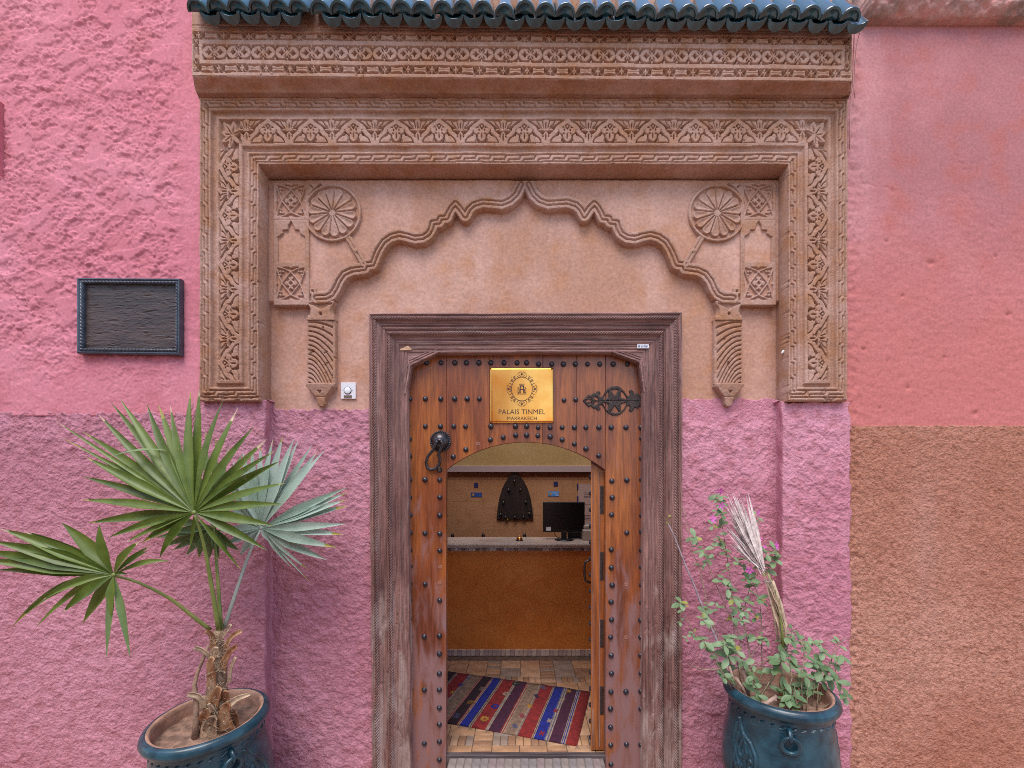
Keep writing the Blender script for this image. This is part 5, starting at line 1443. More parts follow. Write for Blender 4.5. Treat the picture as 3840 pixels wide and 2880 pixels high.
# woven rug
def fp(cx_, cy_): return onfloor(1600 + cx_ / 2.766, 2280 + cy_ / 2.766, ZF)
R0 = onfloor(2168, 2801, ZF); L0 = onfloor(1674, 2713, ZF); FR = onfloor(2217, 2597, ZF)
av = (L0 - R0); bv = (FR - R0)
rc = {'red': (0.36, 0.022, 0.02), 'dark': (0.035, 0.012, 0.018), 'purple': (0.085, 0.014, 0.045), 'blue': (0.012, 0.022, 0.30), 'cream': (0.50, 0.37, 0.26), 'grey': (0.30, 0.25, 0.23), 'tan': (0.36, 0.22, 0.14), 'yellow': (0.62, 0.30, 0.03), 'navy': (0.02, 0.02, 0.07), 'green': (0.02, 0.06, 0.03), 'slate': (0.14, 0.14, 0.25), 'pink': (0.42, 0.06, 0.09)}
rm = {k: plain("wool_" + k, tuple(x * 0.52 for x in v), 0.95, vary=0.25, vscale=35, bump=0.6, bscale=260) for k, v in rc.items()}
def s_of(cx_):
    px = 1600 + cx_ / 2.766; d0 = R0.y + D
    q = (px - CX) / F
    return (q * d0 - R0.x) / (av.x - q * av.y)
bands = [(1560, 'red'), (1440, 'cream'), (1428, 'blue'), (1417, 'cream'), (1406, 'blue'), (1398, 'cream'), (1390, 'purple'), (1270, 'cream'), (1257, 'slate'), (1245, 'cream'), (1230, 'slate'), (1215, 'blue'), (1110, 'cream'), (1101, 'dark'), (1095, 'cream'), (1086, 'red'), (945, 'grey'), (936, 'tan'), (928, 'cream'), (918, 'tan'), (800, 'cream'), (791, 'red'), (781, 'cream'), (769, 'red'), (757, 'purple'), (640, 'cream'), (628, 'grey'), (620, 'cream'), (608, 'red'), (465, 'cream'), (455, 'dark'), (447, 'cream'), (436, 'dark'), (430, 'blue'), (345, 'cream'), (337, 'red'), (329, 'cream'), (320, 'red'), (312, 'dark'), (212, 'red'), (204, 'cream'), (196, 'red'), (188, 'tan'), (64, 'grey'), (55, 'cream'), (46, 'grey'), (38, 'red'), (-95, 'cream'), (-104, 'dark'), (-112, 'cream'), (-120, 'dark'), (-225, 'cream'), (-233, 'dark'), (-241, 'cream'), (-250, 'red'), (-380, None)]
rug = thing("striped_rug", "woven striped rug in red, blue, purple and tan lying askew on the hall floor", "rug", tuple(R0 + av * 0.5 + bv * 0.5))
def rz(s, t): return ZF + 0.009 + 0.0035 * float(gn(np.array(s * 4.0), np.array(t * 2.5), 3)) + 0.003 * float(gn(np.array(s * 9.0), np.array(t * 6.0), 5))
def rp(s, t, up_=0.0):
    wob = 0.006 * float(gn(np.array(s * 8.0), np.array(t * 1.0), 8))
    p = R0 + av * s + bv * (t + wob * (1 if t in (0, 1) else 0.5)); return Vector((p.x, p.y, rz(s, t) + up_))
bm = bmesh.new(); names = list(rc); cols = {}
NT = 14
def colv(s):
    if s not in cols: cols[s] = ([bm.verts.new(rp(s, j / NT)) for j in range(NT + 1)], [bm.verts.new(Vector((*rp(s, j / NT).xy, ZF + 0.0015))) for j in range(NT + 1)])
    return cols[s]
for (c0, nm_), (c1, _) in zip(bands, bands[1:]):
    s0, s1 = s_of(c0), s_of(c1); n_ = max(1, int((s1 - s0) / 0.05))
    for i in range(n_):
        A_, B_ = colv(round(s0 + (s1 - s0) * i / n_, 6)), colv(round(s0 + (s1 - s0) * (i + 1) / n_, 6))
        for j in range(NT):
            f = bm.faces.new((A_[0][j], A_[0][j + 1], B_[0][j + 1], B_[0][j])); f.material_index = names.index(nm_); f.smooth = True
        for j in (0, NT):
            f = bm.faces.new((A_[0][j], B_[0][j], B_[1][j], A_[1][j])); f.material_index = names.index(nm_)
k0 = min(cols); k1 = max(cols)
for kk, nm_ in ((k0, 'navy'), (k1, 'red')):
    for j in range(NT):
        f = bm.faces.new((cols[kk][0][j], cols[kk][0][j + 1], cols[kk][1][j + 1], cols[kk][1][j])); f.material_index = names.index(nm_)
bmput(bm, "woven_cloth", [rm[k_] for k_ in names], rug)
def st_of(cx_, cy_):
    p = fp(cx_, cy_) - R0; det = av.x * bv.y - av.y * bv.x
    return (p.x * bv.y - p.y * bv.x) / det, (av.x * p.y - av.y * p.x) / det
def motif(cx_, cy_, kind, c):
    s, t = st_of(cx_, cy_); la, lb = av.length, bv.length
    bm = bmesh.new()
    def pl_(pts): bm.faces.new([bm.verts.new(rp(s + x / la, t + y / lb, 0.0016)) for x, y in pts])
    if kind == 'med':
        pts = []
        for i in range(16):
            r_ = 0.036 if i % 2 == 0 else 0.024; an = 2 * PI * i / 16; pts.append((r_ * math.cos(an), r_ * 1.15 * math.sin(an)))
        hole = [(0.013 * math.cos(2 * PI * i / 16), 0.014 * math.sin(2 * PI * i / 16)) for i in range(16)]
        o_ = [bm.verts.new(rp(s + x / la, t + y / lb, 0.0016)) for x, y in pts]; h_ = [bm.verts.new(rp(s + x / la, t + y / lb, 0.0016)) for x, y in hole]
        for i in range(16): bm.faces.new((o_[i], o_[(i + 1) % 16], h_[(i + 1) % 16], h_[i]))
        pl_([(0.005, 0), (0, 0.006), (-0.005, 0), (0, -0.006)])
    elif kind == 'x':
        for sg in (1, -1):
            pl_([(-0.018, -0.024 * sg), (-0.009, -0.028 * sg), (0.018, 0.024 * sg), (0.009, 0.028 * sg)])
        pl_([(-0.02, -0.004), (0.02, -0.004), (0.02, 0.004), (-0.02, 0.004)])
    elif kind == 'dia':
        for i in range(-3, 4):
            q = 0.030 * (1 - abs(i) / 4.0); pl_([(i * 0.007 - 0.0028, -q + i * 0.004), (i * 0.007 + 0.0028, -q + i * 0.004), (i * 0.007 + 0.0028, q + i * 0.004), (i * 0.007 - 0.0028, q + i * 0.004)])
    else:
        for i in range(-2, 3):
            for j in range(-2, 3): pl_([(i * 0.010 - 0.0036, j * 0.012 - 0.002), (i * 0.010 + 0.0036, j * 0.012 - 0.004), (i * 0.010 + 0.0036, j * 0.012 + 0.002), (i * 0.010 - 0.0036, j * 0.012 + 0.004)])
    bmput(bm, "woven_motif", rm[c], rug)
for a_ in ((600, 1165, 'med', 'yellow'), (710, 1035, 'med', 'blue'), (830, 905, 'med', 'cream'), (925, 800, 'med', 'green'), (1195, 1310, 'x', 'red'), (1275, 1185, 'x', 'cream'), (1340, 1080, 'x', 'red'), (1410, 965, 'x', 'cream'), (1475, 875, 'x', 'yellow'), (270, 885, 'x', 'yellow'), (355, 805, 'x', 'blue'), (430, 738, 'x', 'slate'), (915, 1240, 'dia', 'slate'), (990, 1130, 'dia', 'pink'), (1070, 1025, 'dia', 'yellow'), (1140, 925, 'dia', 'navy'), (1210, 840, 'dia', 'slate'), (310, 1130, 'h', 'slate'), (455, 990, 'h', 'yellow'), (580, 850, 'h', 'cream'), (690, 755, 'h', 'blue')):
    motif(*a_)
bm = bmesh.new()
for cx_ in (1560, 1440, 1230, 1085, 930, 630, 450, 340):
    s = s_of(cx_)
    for q in range(5):
        p = rp(s, 0.0); e = Vector((random.uniform(-0.02, 0.03), random.uniform(-0.05, -0.015), 0)); e2 = Vector((p.x, p.y, ZF + 0.003))
        tube(bm, [p, e2 + e * 0.5, e2 + e], 0.0009, 4)
o = bmput(bm, "fringe", rm['cream'], rug); tag(o, kind="stuff")
# ================================================================== POTS
def pot(name, label, c, R, hgt, lean, ring_px, marks_dir, mark_mat=None):
    """teal garden pot; c = rim centre on the rim top plane"""
    base = Vector((c.x, c.y, c.z - hgt))
    t_ = thing(name, label, "plant pot", tuple(base))
    prof = [(0.815, -0.092), (0.82, -0.05), (0.825, -0.02), (0.845, -0.006), (0.905, 0.0), (0.955, -0.006), (0.985, -0.018), (1.0, -0.032), (0.985, -0.046), (0.95, -0.056), (0.915, -0.060), (0.905, -0.066), (0.895, -0.08), (0.89, -0.11), (0.90, -0.15), (0.93, -0.21), (0.975, -0.28), (1.0, -0.35), (1.0, -0.41), (0.96, -0.49), (0.87, -0.57), (0.76, -hgt + 0.02), (0.76, -hgt)]
    pr = np.array(prof); seg = np.hypot(np.diff(pr[:, 0] * R), np.diff(pr[:, 1])); s = np.concatenate([[0], np.cumsum(seg)])
    nh, na = 200, 420
    # denser rows where the carving is
    sv_ = np.concatenate([np.linspace(0, s[10], 44), np.linspace(s[10], s[13] + 0.02, 52)[1:], np.linspace(s[13] + 0.02, s[-1], 108)[1:]])
    rr = np.interp(sv_, s, pr[:, 0]) * R; zz = np.interp(sv_, s, pr[:, 1])
    th = np.linspace(0, 2 * np.pi, na, endpoint=False)
    TH, Z = np.meshgrid(th, zz); RR = np.repeat(rr[:, None], na, 1)
    A = (TH + np.pi) % (2 * np.pi) - np.pi            # 0 faces the street
    U = A * R * 1000; Vv = Z * 1000                   # millimetres on the surface
    d = np.zeros(TH.shape)
    # slanted cuts under the rim
    per = 2 * np.pi * R * 1000 / 34; u = np.mod(U, per) - per / 2
    cut = lens(u, Vv, (-15, -98 if marks_dir > 0 else -82), (15, -82 if marks_dir > 0 else -98), 5.6); lip = lens(u, Vv, (-15, -104 if marks_dir > 0 else -88), (15, -88 if marks_dir > 0 else -104), 5.6)
    d += 0.0026 * up(lip, 3) - 0.0085 * up(cut, 2)
    d += 0.0015 * sst(4, 1, np.abs(Vv + 118 + 5 * np.sin(U / 50))) * 0.7
    # leaf carving on the flanks
    for a0 in (-1.12, 1.42, 2.9):
        uu = U - a0 * R * 1000
        line = np.full(TH.shape, 99.0)
        for pts in ([(-55, -130), (-20, -190), (0, -230), (10, -270), (-8, -300), (-30, -290), (-36, -260), (-22, -225)], [(-20, -190), (25, -215), (55, -262), (58, -315), (38, -335), (20, -322), (28, -290), (40, -300)], [(-50, -200), (-60, -260), (-55, -330), (-20, -390), (40, -410), (80, -395), (92, -350), (74, -325)], [(-62, -300), (-80, -380), (-70, -450)], [(-40, -360), (-10, -330), (20, -352)], [(-58, -270), (-30, -330), (10, -380)], [(0, -310), (16, -345), (50, -372)], [(-70, -160), (-78, -220), (-70, -280)]):
            line = np.minimum(line, dline(uu, Vv, pts))
        d += 0.0065 * sst(7.0, 2.5, line) - 0.004 * sst(5, 1.5, np.abs(line - 10))
    d += 0.0012 * gn(A * 2.0, Z * 9, 3) + 0.0004 * np.sin(Vv / 3.1) * sst(-0.06, -0.1, Z)
    RR = RR + d * sst(-0.058, -0.066, Z)
    X = RR * np.sin(A); Y = -RR * np.cos(A)
    V = np.stack([X, Y, Z], -1).reshape(-1, 3)
    rot = Euler(lean).to_matrix()
    V = V @ np.array(rot).T + np.array(c)
    n_ = len(zz); idx = np.arange(n_ * na).reshape(n_, na); nx_ = np.roll(idx, -1, 1)
    Q = np.stack([idx[:-1], nx_[:-1], nx_[1:], idx[1:]], -1).reshape(-1, 4)
    me = npmesh("body", V, Q); o = put(me, "body", [M['pot'], M['clay']], t_, smooth=True)
    mi = np.zeros((n_ - 1, na), np.int32); mi[:23] = 1; me.polygons.foreach_set("material_index", mi.ravel())
    # soil with a slightly uneven top
    nr, ns = 22, 90; V = [(0, 0, -0.07)]; Q = []
    bm = bmesh.new(); rings = []
    for i in range(1, nr + 1):
        r_ = R * 0.822 * i / nr
        rings.append([bm.verts.new(rot @ Vector((r_ * math.cos(2 * PI * k_ / ns), r_ * math.sin(2 * PI * k_ / ns), -0.074 + 0.007 * float(fbm(np.array(r_ * math.cos(2 * PI * k_ / ns)), np.array(r_ * math.sin(2 * PI * k_ / ns)), 0.035, 3, 5)))) + c) for k_ in range(ns)])
    cv = bm.verts.new(rot @ Vector((0, 0, -0.074)) + c)
    for k_ in range(ns): bm.faces.new((cv, rings[0][k_], rings[0][(k_ + 1) % ns]))
    for a_, b_ in zip(rings, rings[1:]):
        for k_ in range(ns): bm.faces.new((a_[k_], b_[k_], b_[(k_ + 1) % ns], a_[(k_ + 1) % ns]))
    bmput(bm, "soil", M['soil'], t_, smooth=True)
    # ring handle hung from a lug, on the street side
    best = min(np.linspace(-1.2, 1.2, 241), key=lambda a_: abs(CX + F * (c.x + R * 0.93 * math.sin(a_)) / (c.y - R * 0.93 * math.cos(a_) + D) - ring_px))
    nrm = Vector((math.sin(best), -math.cos(best), 0)); tg = Vector((math.cos(best), math.sin(best), 0))
    p0 = c + nrm * (R * 0.90) + Vector((0, 0, -0.155)) + Vector((0, -0.004, 0))
    bm = bmesh.new(); torus(bm, (0, 0, 0), 0.036, 0.0105, 'y', 32, 10, sx=1.0)
    for v in bm.verts:
        q = v.co.copy(); v.co = p0 + tg * q.x + nrm * (0.020 - q.y * 1.0 + 0.10 * q.z) + Vector((0, 0, q.z))
    bmput(bm, "ring_handle", M['pot'], t_)
    bm = bmesh.new(); q = p0 + Vector((0, 0, 0.036))
    tube(bm, [q + nrm * -0.004 + Vector((0, 0, 0.030)), q + nrm * 0.012 + Vector((0, 0, 0.020)), q + nrm * 0.034 + Vector((0, 0, 0.0)), q + nrm * 0.028 + Vector((0, 0, -0.014)), q + nrm * 0.004 + Vector((0, 0, -0.016))], [0.012, 0.012, 0.011, 0.010, 0.009], 8, flat=0.75)
    bmput(bm, "lug", M['pot'], t_)
    return t_, rot
cL = Vector(((780 - CX) * 2.2 / F, -0.394, H - (2682 - YH) * 2.2 / F))
cR = Vector(((2922 - CX) * 2.25 / F, -0.344, H - (2574 - YH) * 2.25 / F))
pot("plant_pot", "teal clay pot with the fan palm, left of the door", cL, 0.270, cL.z - ZS - 0.04, (math.radians(4.0), math.radians(-1.5), 0), 872, 1)
pot("plant_pot", "teal clay pot with pink periwinkle and ring handle, right of the door", cR, 0.264, cR.z - ZS - 0.04, (math.radians(0.5), math.radians(0.6), 0), 2960, 1)

# ================================================================== FAN PALM
M['palm'] = leafmat("palm_green", (0.075, 0.125, 0.014), (0.175, 0.245, 0.045), 0.28, 0.4, 14)
M['palm_pale'] = leafmat("palm_blue_green", (0.26, 0.38, 0.28), (0.42, 0.53, 0.44), 0.18, 0.5, 14)
M['palm_light'] = leafmat("palm_light_green", (0.13, 0.215, 0.07), (0.23, 0.33, 0.13), 0.25, 0.45, 14)
M['petiole'] = plain("palm_stalk", (0.17, 0.24, 0.05), 0.45, vary=0.25, vscale=8, c2=(0.28, 0.30, 0.08))
M['petiole_pale'] = plain("palm_stalk_pale", (0.33, 0.36, 0.30), 0.6, vary=0.2, vscale=8)
M['bark'] = plain("palm_fibre", (0.27, 0.175, 0.11), 0.95, vary=0.5, vscale=40, bump=1.0, bscale=150)
M['boot'] = plain("dry_leaf_base", (0.36, 0.13, 0.05), 0.55, vary=0.4, vscale=14, c2=(0.52, 0.31, 0.17), bump=0.4, bscale=60)
M['straw'] = plain("dry_straw", (0.48, 0.36, 0.24), 0.8, vary=0.3, vscale=30)
M['tip'] = plain("yellow_leaf_tip", (0.30, 0.27, 0.05), 0.6)
palm = thing("fan_palm", "young fan palm with spiky green fan leaves growing in the left teal pot", "palm", tuple(cL + Vector((0, 0, -0.075))))
def q5(x, y): return (x / 1.58, 1400 + y / 1.58)
def blade(hub, tip, width, nrm, sag=0.0, mat=None, parent=None, bend=None, fold=0.35, peak=0.42, name="leaflet", tipmat=None, tipn=1):
    """one folded leaf segment from hub to tip"""
    n_ = 14; ctrl = (hub + tip) / 2 + Vector((0, 0, sag)) + (bend or Vector((0, 0, 0)))
    V, Q = [], []
    for i in range(n_ + 1):
        t = i / n_
        p = hub * (1 - t) ** 2 + ctrl * 2 * t * (1 - t) + tip * t * t
        tn = ((ctrl - hub) * 2 * (1 - t) + (tip - ctrl) * 2 * t).normalized()
        sd = tn.cross(nrm).normalized(); nn = sd.cross(tn).normalized()
        wv = width * ((max(0.06, t / peak)) ** 0.9 if t < peak else max(0.02, 1 - ((t - peak) / (1 - peak)) ** 1.5)) / 2
        for k_ in (-1, 0, 1): V.append(tuple(p + sd * (wv * k_) + nn * (fold * wv * (1 if k_ else -0.6))))
    for i in range(n_):
        for k_ in (0, 1): Q.append((i * 3 + k_, i * 3 + k_ + 1, i * 3 + 4 + k_, i * 3 + 3 + k_))
    me = npmesh(name, V, Q)
    if tipmat is not None:
        me.materials.append(mat); me.materials.append(tipmat)
        me.polygons.foreach_set("material_index", [0] * (2 * n_ - 2 * tipn) + [1] * (2 * tipn))
    return put(me, name, mat, parent, smooth=False)
def fan(label, hub_px, yhub, tips, mat, width, ytop, ybot, yside=0.0, sag=0.0, seedv=1, petiole=None, pmat=None, prad=0.011, pw=None):
    """hub and tips in crop pixels; tip depth follows the tip's direction"""
    rnd = random.Random(seedv)
    hx, hy = q5(*hub_px); hub = P(hx, hy, yhub)
    bm = bmesh.new(); lathe(bm, [(0.013, -0.006), (0.010, 0.004), (0, 0.007)], hub, axis='y', seg=8)
    lf_ = bmput(bm, "fan_leaf", pmat or M['petiole'], palm, label=label)
    for tp in tips:
        x, y = q5(tp[0], tp[1]); dx, dy = x - hx, y - hy; L = math.hypot(dx, dy)
        yt = yhub + (ytop * max(0, -dy) + ybot * max(0, dy)) / 380.0 + yside * dx / 380.0 + rnd.uniform(-0.02, 0.02)
        tip = P(x, y, yt)
        nrm = Vector((rnd.uniform(-.25, .25) - 0.25 * dx / max(L, 1), -1, 0.25 + rnd.uniform(-.2, .2)))
        blade(hub, tip, (tp[2] if len(tp) > 2 else width) * rnd.uniform(0.9, 1.1), nrm, sag + (tp[3] if len(tp) > 3 else 0), mat, lf_, Vector((rnd.uniform(-.008, .008), rnd.uniform(-.035, .02), rnd.uniform(-.006, .006))), 0.5 * rnd.uniform(0.5, 1.3), tipmat=(M['tip'] if rnd.random() < 0.35 else M['straw'] if rnd.random() < 0.4 else None), tipn=rnd.choice((1, 1, 2)))
    if petiole:
        pts = []
        for (x, y, yy) in petiole:
            u, v = q5(x, y); pts.append(P(u, v, yy))
        fine = []
        for i in range(len(pts) - 1):
            for t in (0, 0.34, 0.67):
                p_1 = pts[max(i - 1, 0)]; p0 = pts[i]; p1 = pts[i + 1]; p2 = pts[min(i + 2, len(pts) - 1)]
                fine.append(0.5 * ((2 * p0) + (p1 - p_1) * t + (2 * p_1 - 5 * p0 + 4 * p1 - p2) * t * t + (3 * p0 - p_1 - 3 * p1 + p2) * t ** 3))
        fine.append(pts[-1]); n_ = len(fine)
        bm = bmesh.new(); tube(bm, fine, [prad * (0.62 + 0.7 * i / n_) for i in range(n_)], 8, flat=0.65); bmput(bm, "stalk", pmat or M['petiole'], lf_)
    return lf_, hub
YT0 = cL.y + 0.01
# the main leaf facing the street
mtips = [(1130, 105), (1180, 90), (1325, 155), (1410, 205), (1505, 315), (1580, 390), (1630, 460), (1660, 520), (1690, 650), (1680, 775), (1630, 905), (1585, 1050), (1430, 1165, 0.026), (1120, 1050, 0.024), (945, 1095), (840, 1005), (740, 1005, 0.03), (640, 975), (520, 888), (485, 750), (490, 612), (510, 497), (470, 440, 0.03), (490, 345), (585, 245), (655, 170), (710, 150), (870, 180), (940, 185), (1010, 190), (360, 378, 0.02), (330, 282, 0.02)]
ml, mhub = fan("large green fan leaf facing the street", (1150, 825), -0.50, mtips, M['palm'], 0.047, 0.10, -0.02, 0.0, 0.02, 3, [(1152, 832, -0.50), (1205, 1000, -0.47), (1252, 1250, -0.43), (1298, 1530, YT0)], None, 0.0105)
a_, b_ = P(*q5(985, 455), -0.47), P(*q5(632, 500), -0.52)
blade(a_, b_, 0.022, Vector((0, -0.6, 1)), 0.03, M['palm_light'], ml)
# leaf reaching left towards the street
lt = [(365, 885, 0.055), (590, 895, 0.05), (145, 935, 0.055), (0, 920, 0.055), (-60, 990, 0.06), (-110, 1050, 0.06), (-110, 1110, 0.06), (-20, 1165, 0.05), (70, 1505, 0.035, 0.10), (212, 1505, 0.035, 0.08), (245, 1350, 0.04, 0.03), (370, 1420, 0.045), (490, 1480, 0.05), (660, 1450, 0.035), (835, 990, 0.04), (890, 1025, 0.025), (1005, 1112, 0.028, 0.02), (760, 1190, 0.02), (40, 1000, 0.06), (880, 1050, 0.025)]
ll, lhub = fan("green fan leaf reaching out to the left", (675, 1195), -0.62, lt, M['palm'], 0.05, 0.02, -0.06, 0.05, 0.02, 5, [(680, 1200, -0.62), (820, 1240, -0.58), (1000, 1330, -0.50), (1130, 1430, -0.44), (1245, 1520, YT0)], None, 0.0085)
for (x, y, w__) in ((630, 1690, 0.03), (772, 1690, 0.034)):
    blade(lhub, P(*q5(x, y), -0.66), w__, Vector((0.3, -1, 0)), 0.05, M['palm_light'], ll)
# pale leaf behind, half hidden, and the blue-green leaf to the right
gt = [(1220, 335), (1280, 380), (1360, 430), (1090, 335), (1010, 420), (1440, 470), (1180, 1095), (1100, 1085), (1020, 1050), (960, 1030), (920, 975), (1240, 1105), (1300, 1100), (1360, 1080), (1420, 1050), (1000, 940), (900, 850)]
fan("light green fan leaf behind the large one", (1265, 910), -0.30, gt, M['palm_light'], 0.046, 0.07, 0.02, 0.0, 0.0, 7, [(1268, 915, -0.30), (1285, 1150, -0.33), (1312, 1530, YT0 + 0.01)], None, 0.0095)
rt = [(1440, 465), (1495, 445), (1545, 425), (1617, 393), (1675, 372), (1740, 392), (1768, 395), (1850, 425), (1885, 456), (1922, 458), (1380, 520), (1330, 600), (1290, 700), (2052, 678), (2058, 706), (2050, 750), (2062, 785), (2052, 892), (2035, 955), (1995, 1032), (1935, 1105), (1830, 1165, 0.025), (1840, 1240, 0.012), (1725, 1150, 0.028), (1610, 1005, 0.028), (1300, 800), (1290, 930), (1340, 1010), (1420, 1080)]
fan("pale blue-green fan leaf on the right near the wall", (1548, 918), -0.20, rt, M['palm_pale'], 0.054, 0.06, -0.02, 0.0, 0.0, 9, [(1545, 925, -0.20), (1480, 1060, -0.26), (1400, 1290, -0.34), (1328, 1510, YT0 + 0.02)], M['petiole_pale'], 0.009)
# trunk wrapped in fibre and old leaf bases
def q6(x, y): return (440 + x / 2.44, 2200 + y / 2.44)
def t6(x, y, yy): return P(*q6(x, y), yy)
bm = bmesh.new()
tr = [(905, 1370, 0.078), (905, 1280, 0.072), (905, 1150, 0.056), (910, 980, 0.045), (915, 800, 0.042), (918, 650, 0.036), (920, 520, 0.027), (925, 400, 0.020)]
tube(bm, [t6(x, y, cL.y + 0.01) for x, y, r_ in tr], [r_ for x, y, r_ in tr], 16)
bmesh.ops.subdivide_edges(bm, edges=bm.edges[:], cuts=2, use_grid_fill=True)
for v in bm.verts: v.co += Vector((float(gn(np.array(v.co.x * 60), np.array(v.co.z * 45), 3)) * 0.006, float(gn(np.array(v.co.y * 60), np.array(v.co.z * 45), 4)) * 0.006, 0))
bmput(bm, "trunk", M['bark'], palm)
def boot(pts, w0, w1, yo, mat):
    """stub of an old leaf base: a curved trough"""
    pts = [t6(x, y, cL.y + yo - 0.012 * i) for i, (x, y) in enumerate(pts)]
    n_ = 8; V = []; Q = []
    cs = []
    for i in range(n_ + 1):
        t = i / n_ * (len(pts) - 1); k_ = min(int(t), len(pts) - 2); f_ = t - k_; cs.append(pts[k_].lerp(pts[k_ + 1], f_))
    for i, p in enumerate(cs):
        tn = (cs[min(i + 1, n_)] - cs[max(i - 1, 0)]).normalized(); sd = tn.cross(Vector((0, -1, 0.05))).normalized(); nn = sd.cross(tn)
        wv = (w0 + (w1 - w0) * i / n_) / 2
        for k_ in (-1, -0.5, 0, 0.5, 1): V.append(p + sd * wv * k_ + nn * (wv * 0.55 * (k_ * k_) - wv * 0.4))
    m_ = len(V); V2 = [v + Vector((0, 0.006, 0)) for v in V]
    for i in range(n_):
        for k_ in range(4):
            a = i * 5 + k_; Q.append((a, a + 1, a + 6, a + 5)); Q.append((a + m_, a + 5 + m_, a + 6 + m_, a + 1 + m_))
    for k_ in range(4): Q.append((n_ * 5 + k_, n_ * 5 + k_ + 1, n_ * 5 + k_ + 1 + m_, n_ * 5 + k_ + m_))
    for i in range(n_):
        for k_ in (0, 4): a = i * 5 + k_; Q.append((a, a + 5, a + 5 + m_, a + m_))
    put(npmesh("leaf_base", [tuple(v) for v in V + V2], Q), "leaf_base", mat, palm, smooth=True)
for pts, w0, w1, yo, mt in (([(880, 570), (875, 480), (850, 425), (810, 405)], 0.03, 0.018, -0.02, 'boot'), ([(865, 910), (860, 790), (845, 700), (870, 655)], 0.044, 0.022, -0.035, 'boot'), ([(960, 760), (985, 660), (1030, 590), (1085, 548)], 0.03, 0.020, -0.035, 'boot'), ([(990, 580), (1010, 500), (1060, 440), (1130, 405)], 0.024, 0.018, -0.02, 'boot'), ([(940, 480), (970, 440), (1010, 390), (1035, 350)], 0.02, 0.012, -0.02, 'straw'), ([(850, 650), (810, 610), (760, 575), (700, 560)], 0.022, 0.016, -0.02, 'straw'), ([(1020, 880), (1030, 780), (1050, 700), (1080, 650)], 0.016, 0.010, -0.02, 'straw'), ([(870, 1110), (880, 1050), (905, 980), (930, 930)], 0.05, 0.03, -0.045, 'boot'), ([(985, 1060), (990, 1020), (985, 960)], 0.036, 0.028, -0.045, 'boot'), ([(790, 1120), (780, 1050), (730, 1000), (640, 990)], 0.026, 0.020, -0.045, 'straw'), ([(960, 1120), (1030, 1070), (1100, 1020), (1210, 985)], 0.03, 0.012, -0.045, 'straw'), ([(880, 1170), (860, 1120), (835, 1075)], 0.03, 0.012, -0.055, 'straw'), ([(1010, 1320), (985, 1230), (985, 1130), (1010, 1080)], 0.06, 0.03, -0.05, 'boot'), ([(850, 1330), (860, 1260), (880, 1200)], 0.06, 0.035, -0.06, 'bark'), ([(780, 1290), (790, 1200), (840, 1130)], 0.05, 0.025, -0.045, 'boot'), ([(910, 660), (905, 600), (900, 560)], 0.03, 0.02, -0.03, 'straw'), ([(1060, 1290), (1075, 1200), (1050, 1130)], 0.04, 0.02, -0.03, 'boot')):
    boot(pts, w0 * (1.35 if pts[0][1] > 1000 else 1.1), w1 * 1.15, yo, M[mt])
bm = bmesh.new(); rnd = random.Random(4)
for i in range(190):
    y = rnd.uniform(420, 1350); x = 915 + rnd.uniform(-1, 1) * np.interp(y, [400, 1350], [45, 130])
    p = t6(x, y, cL.y - 0.03 - np.interp(y, [400, 1350], [0.0, 0.035])); q = p + Vector((rnd.uniform(-.035, .035), rnd.uniform(-.01, .015), rnd.uniform(-.03, .03))); m_ = (p + q) / 2 + Vector((rnd.uniform(-.015, .015), -0.012, rnd.uniform(-.012, .012)))
    tube(bm, [p, m_, q], 0.0007, 4)
o = bmput(bm, "fibres", M['straw'], palm); tag(o, kind="stuff")
bm = bmesh.new()
tube(bm, [t6(708, 1440, cL.y - 0.06), t6(720, 1200, cL.y - 0.055), t6(722, 1030, cL.y - 0.05), t6(705, 890, cL.y - 0.04), t6(740, 770, cL.y - 0.03), t6(790, 650, cL.y - 0.02), t6(835, 540, cL.y - 0.01)], [0.016, 0.013, 0.012, 0.010, 0.008, 0.008, 0.007], 8)
bmput(bm, "dead_stalk", plain("dead_stalk", (0.33, 0.21, 0.14), 0.9, vary=0.35, vscale=25, bump=0.8, bscale=90), palm)
bm = bmesh.new(); rnd = random.Random(8)          # fine threads curling off the leaves
for i in range(46):
    tp = rnd.choice(mtips + rt); u = rnd.uniform(0.5, 0.95); hb = (1150, 825) if tp in mtips else (1548, 918); yy = -0.48 if tp in mtips else -0.2
    x, y = hb[0] + (tp[0] - hb[0]) * u, hb[1] + (tp[1] - hb[1]) * u
    p = P(*q5(x, y), yy); r_ = rnd.uniform(0.01, 0.03); a0 = rnd.uniform(0, 6.28)
    tube(bm, [p + Vector((r_ * (math.cos(a0 + k_ * 0.7) - math.cos(a0)), 0.004 * k_ - 0.01, r_ * (math.sin(a0 + k_ * 0.7) - math.sin(a0)) - 0.002 * k_ * k_)) for k_ in range(6)], 0.00045, 3)
o = bmput(bm, "threads", M['straw'], palm); tag(o, kind="stuff")

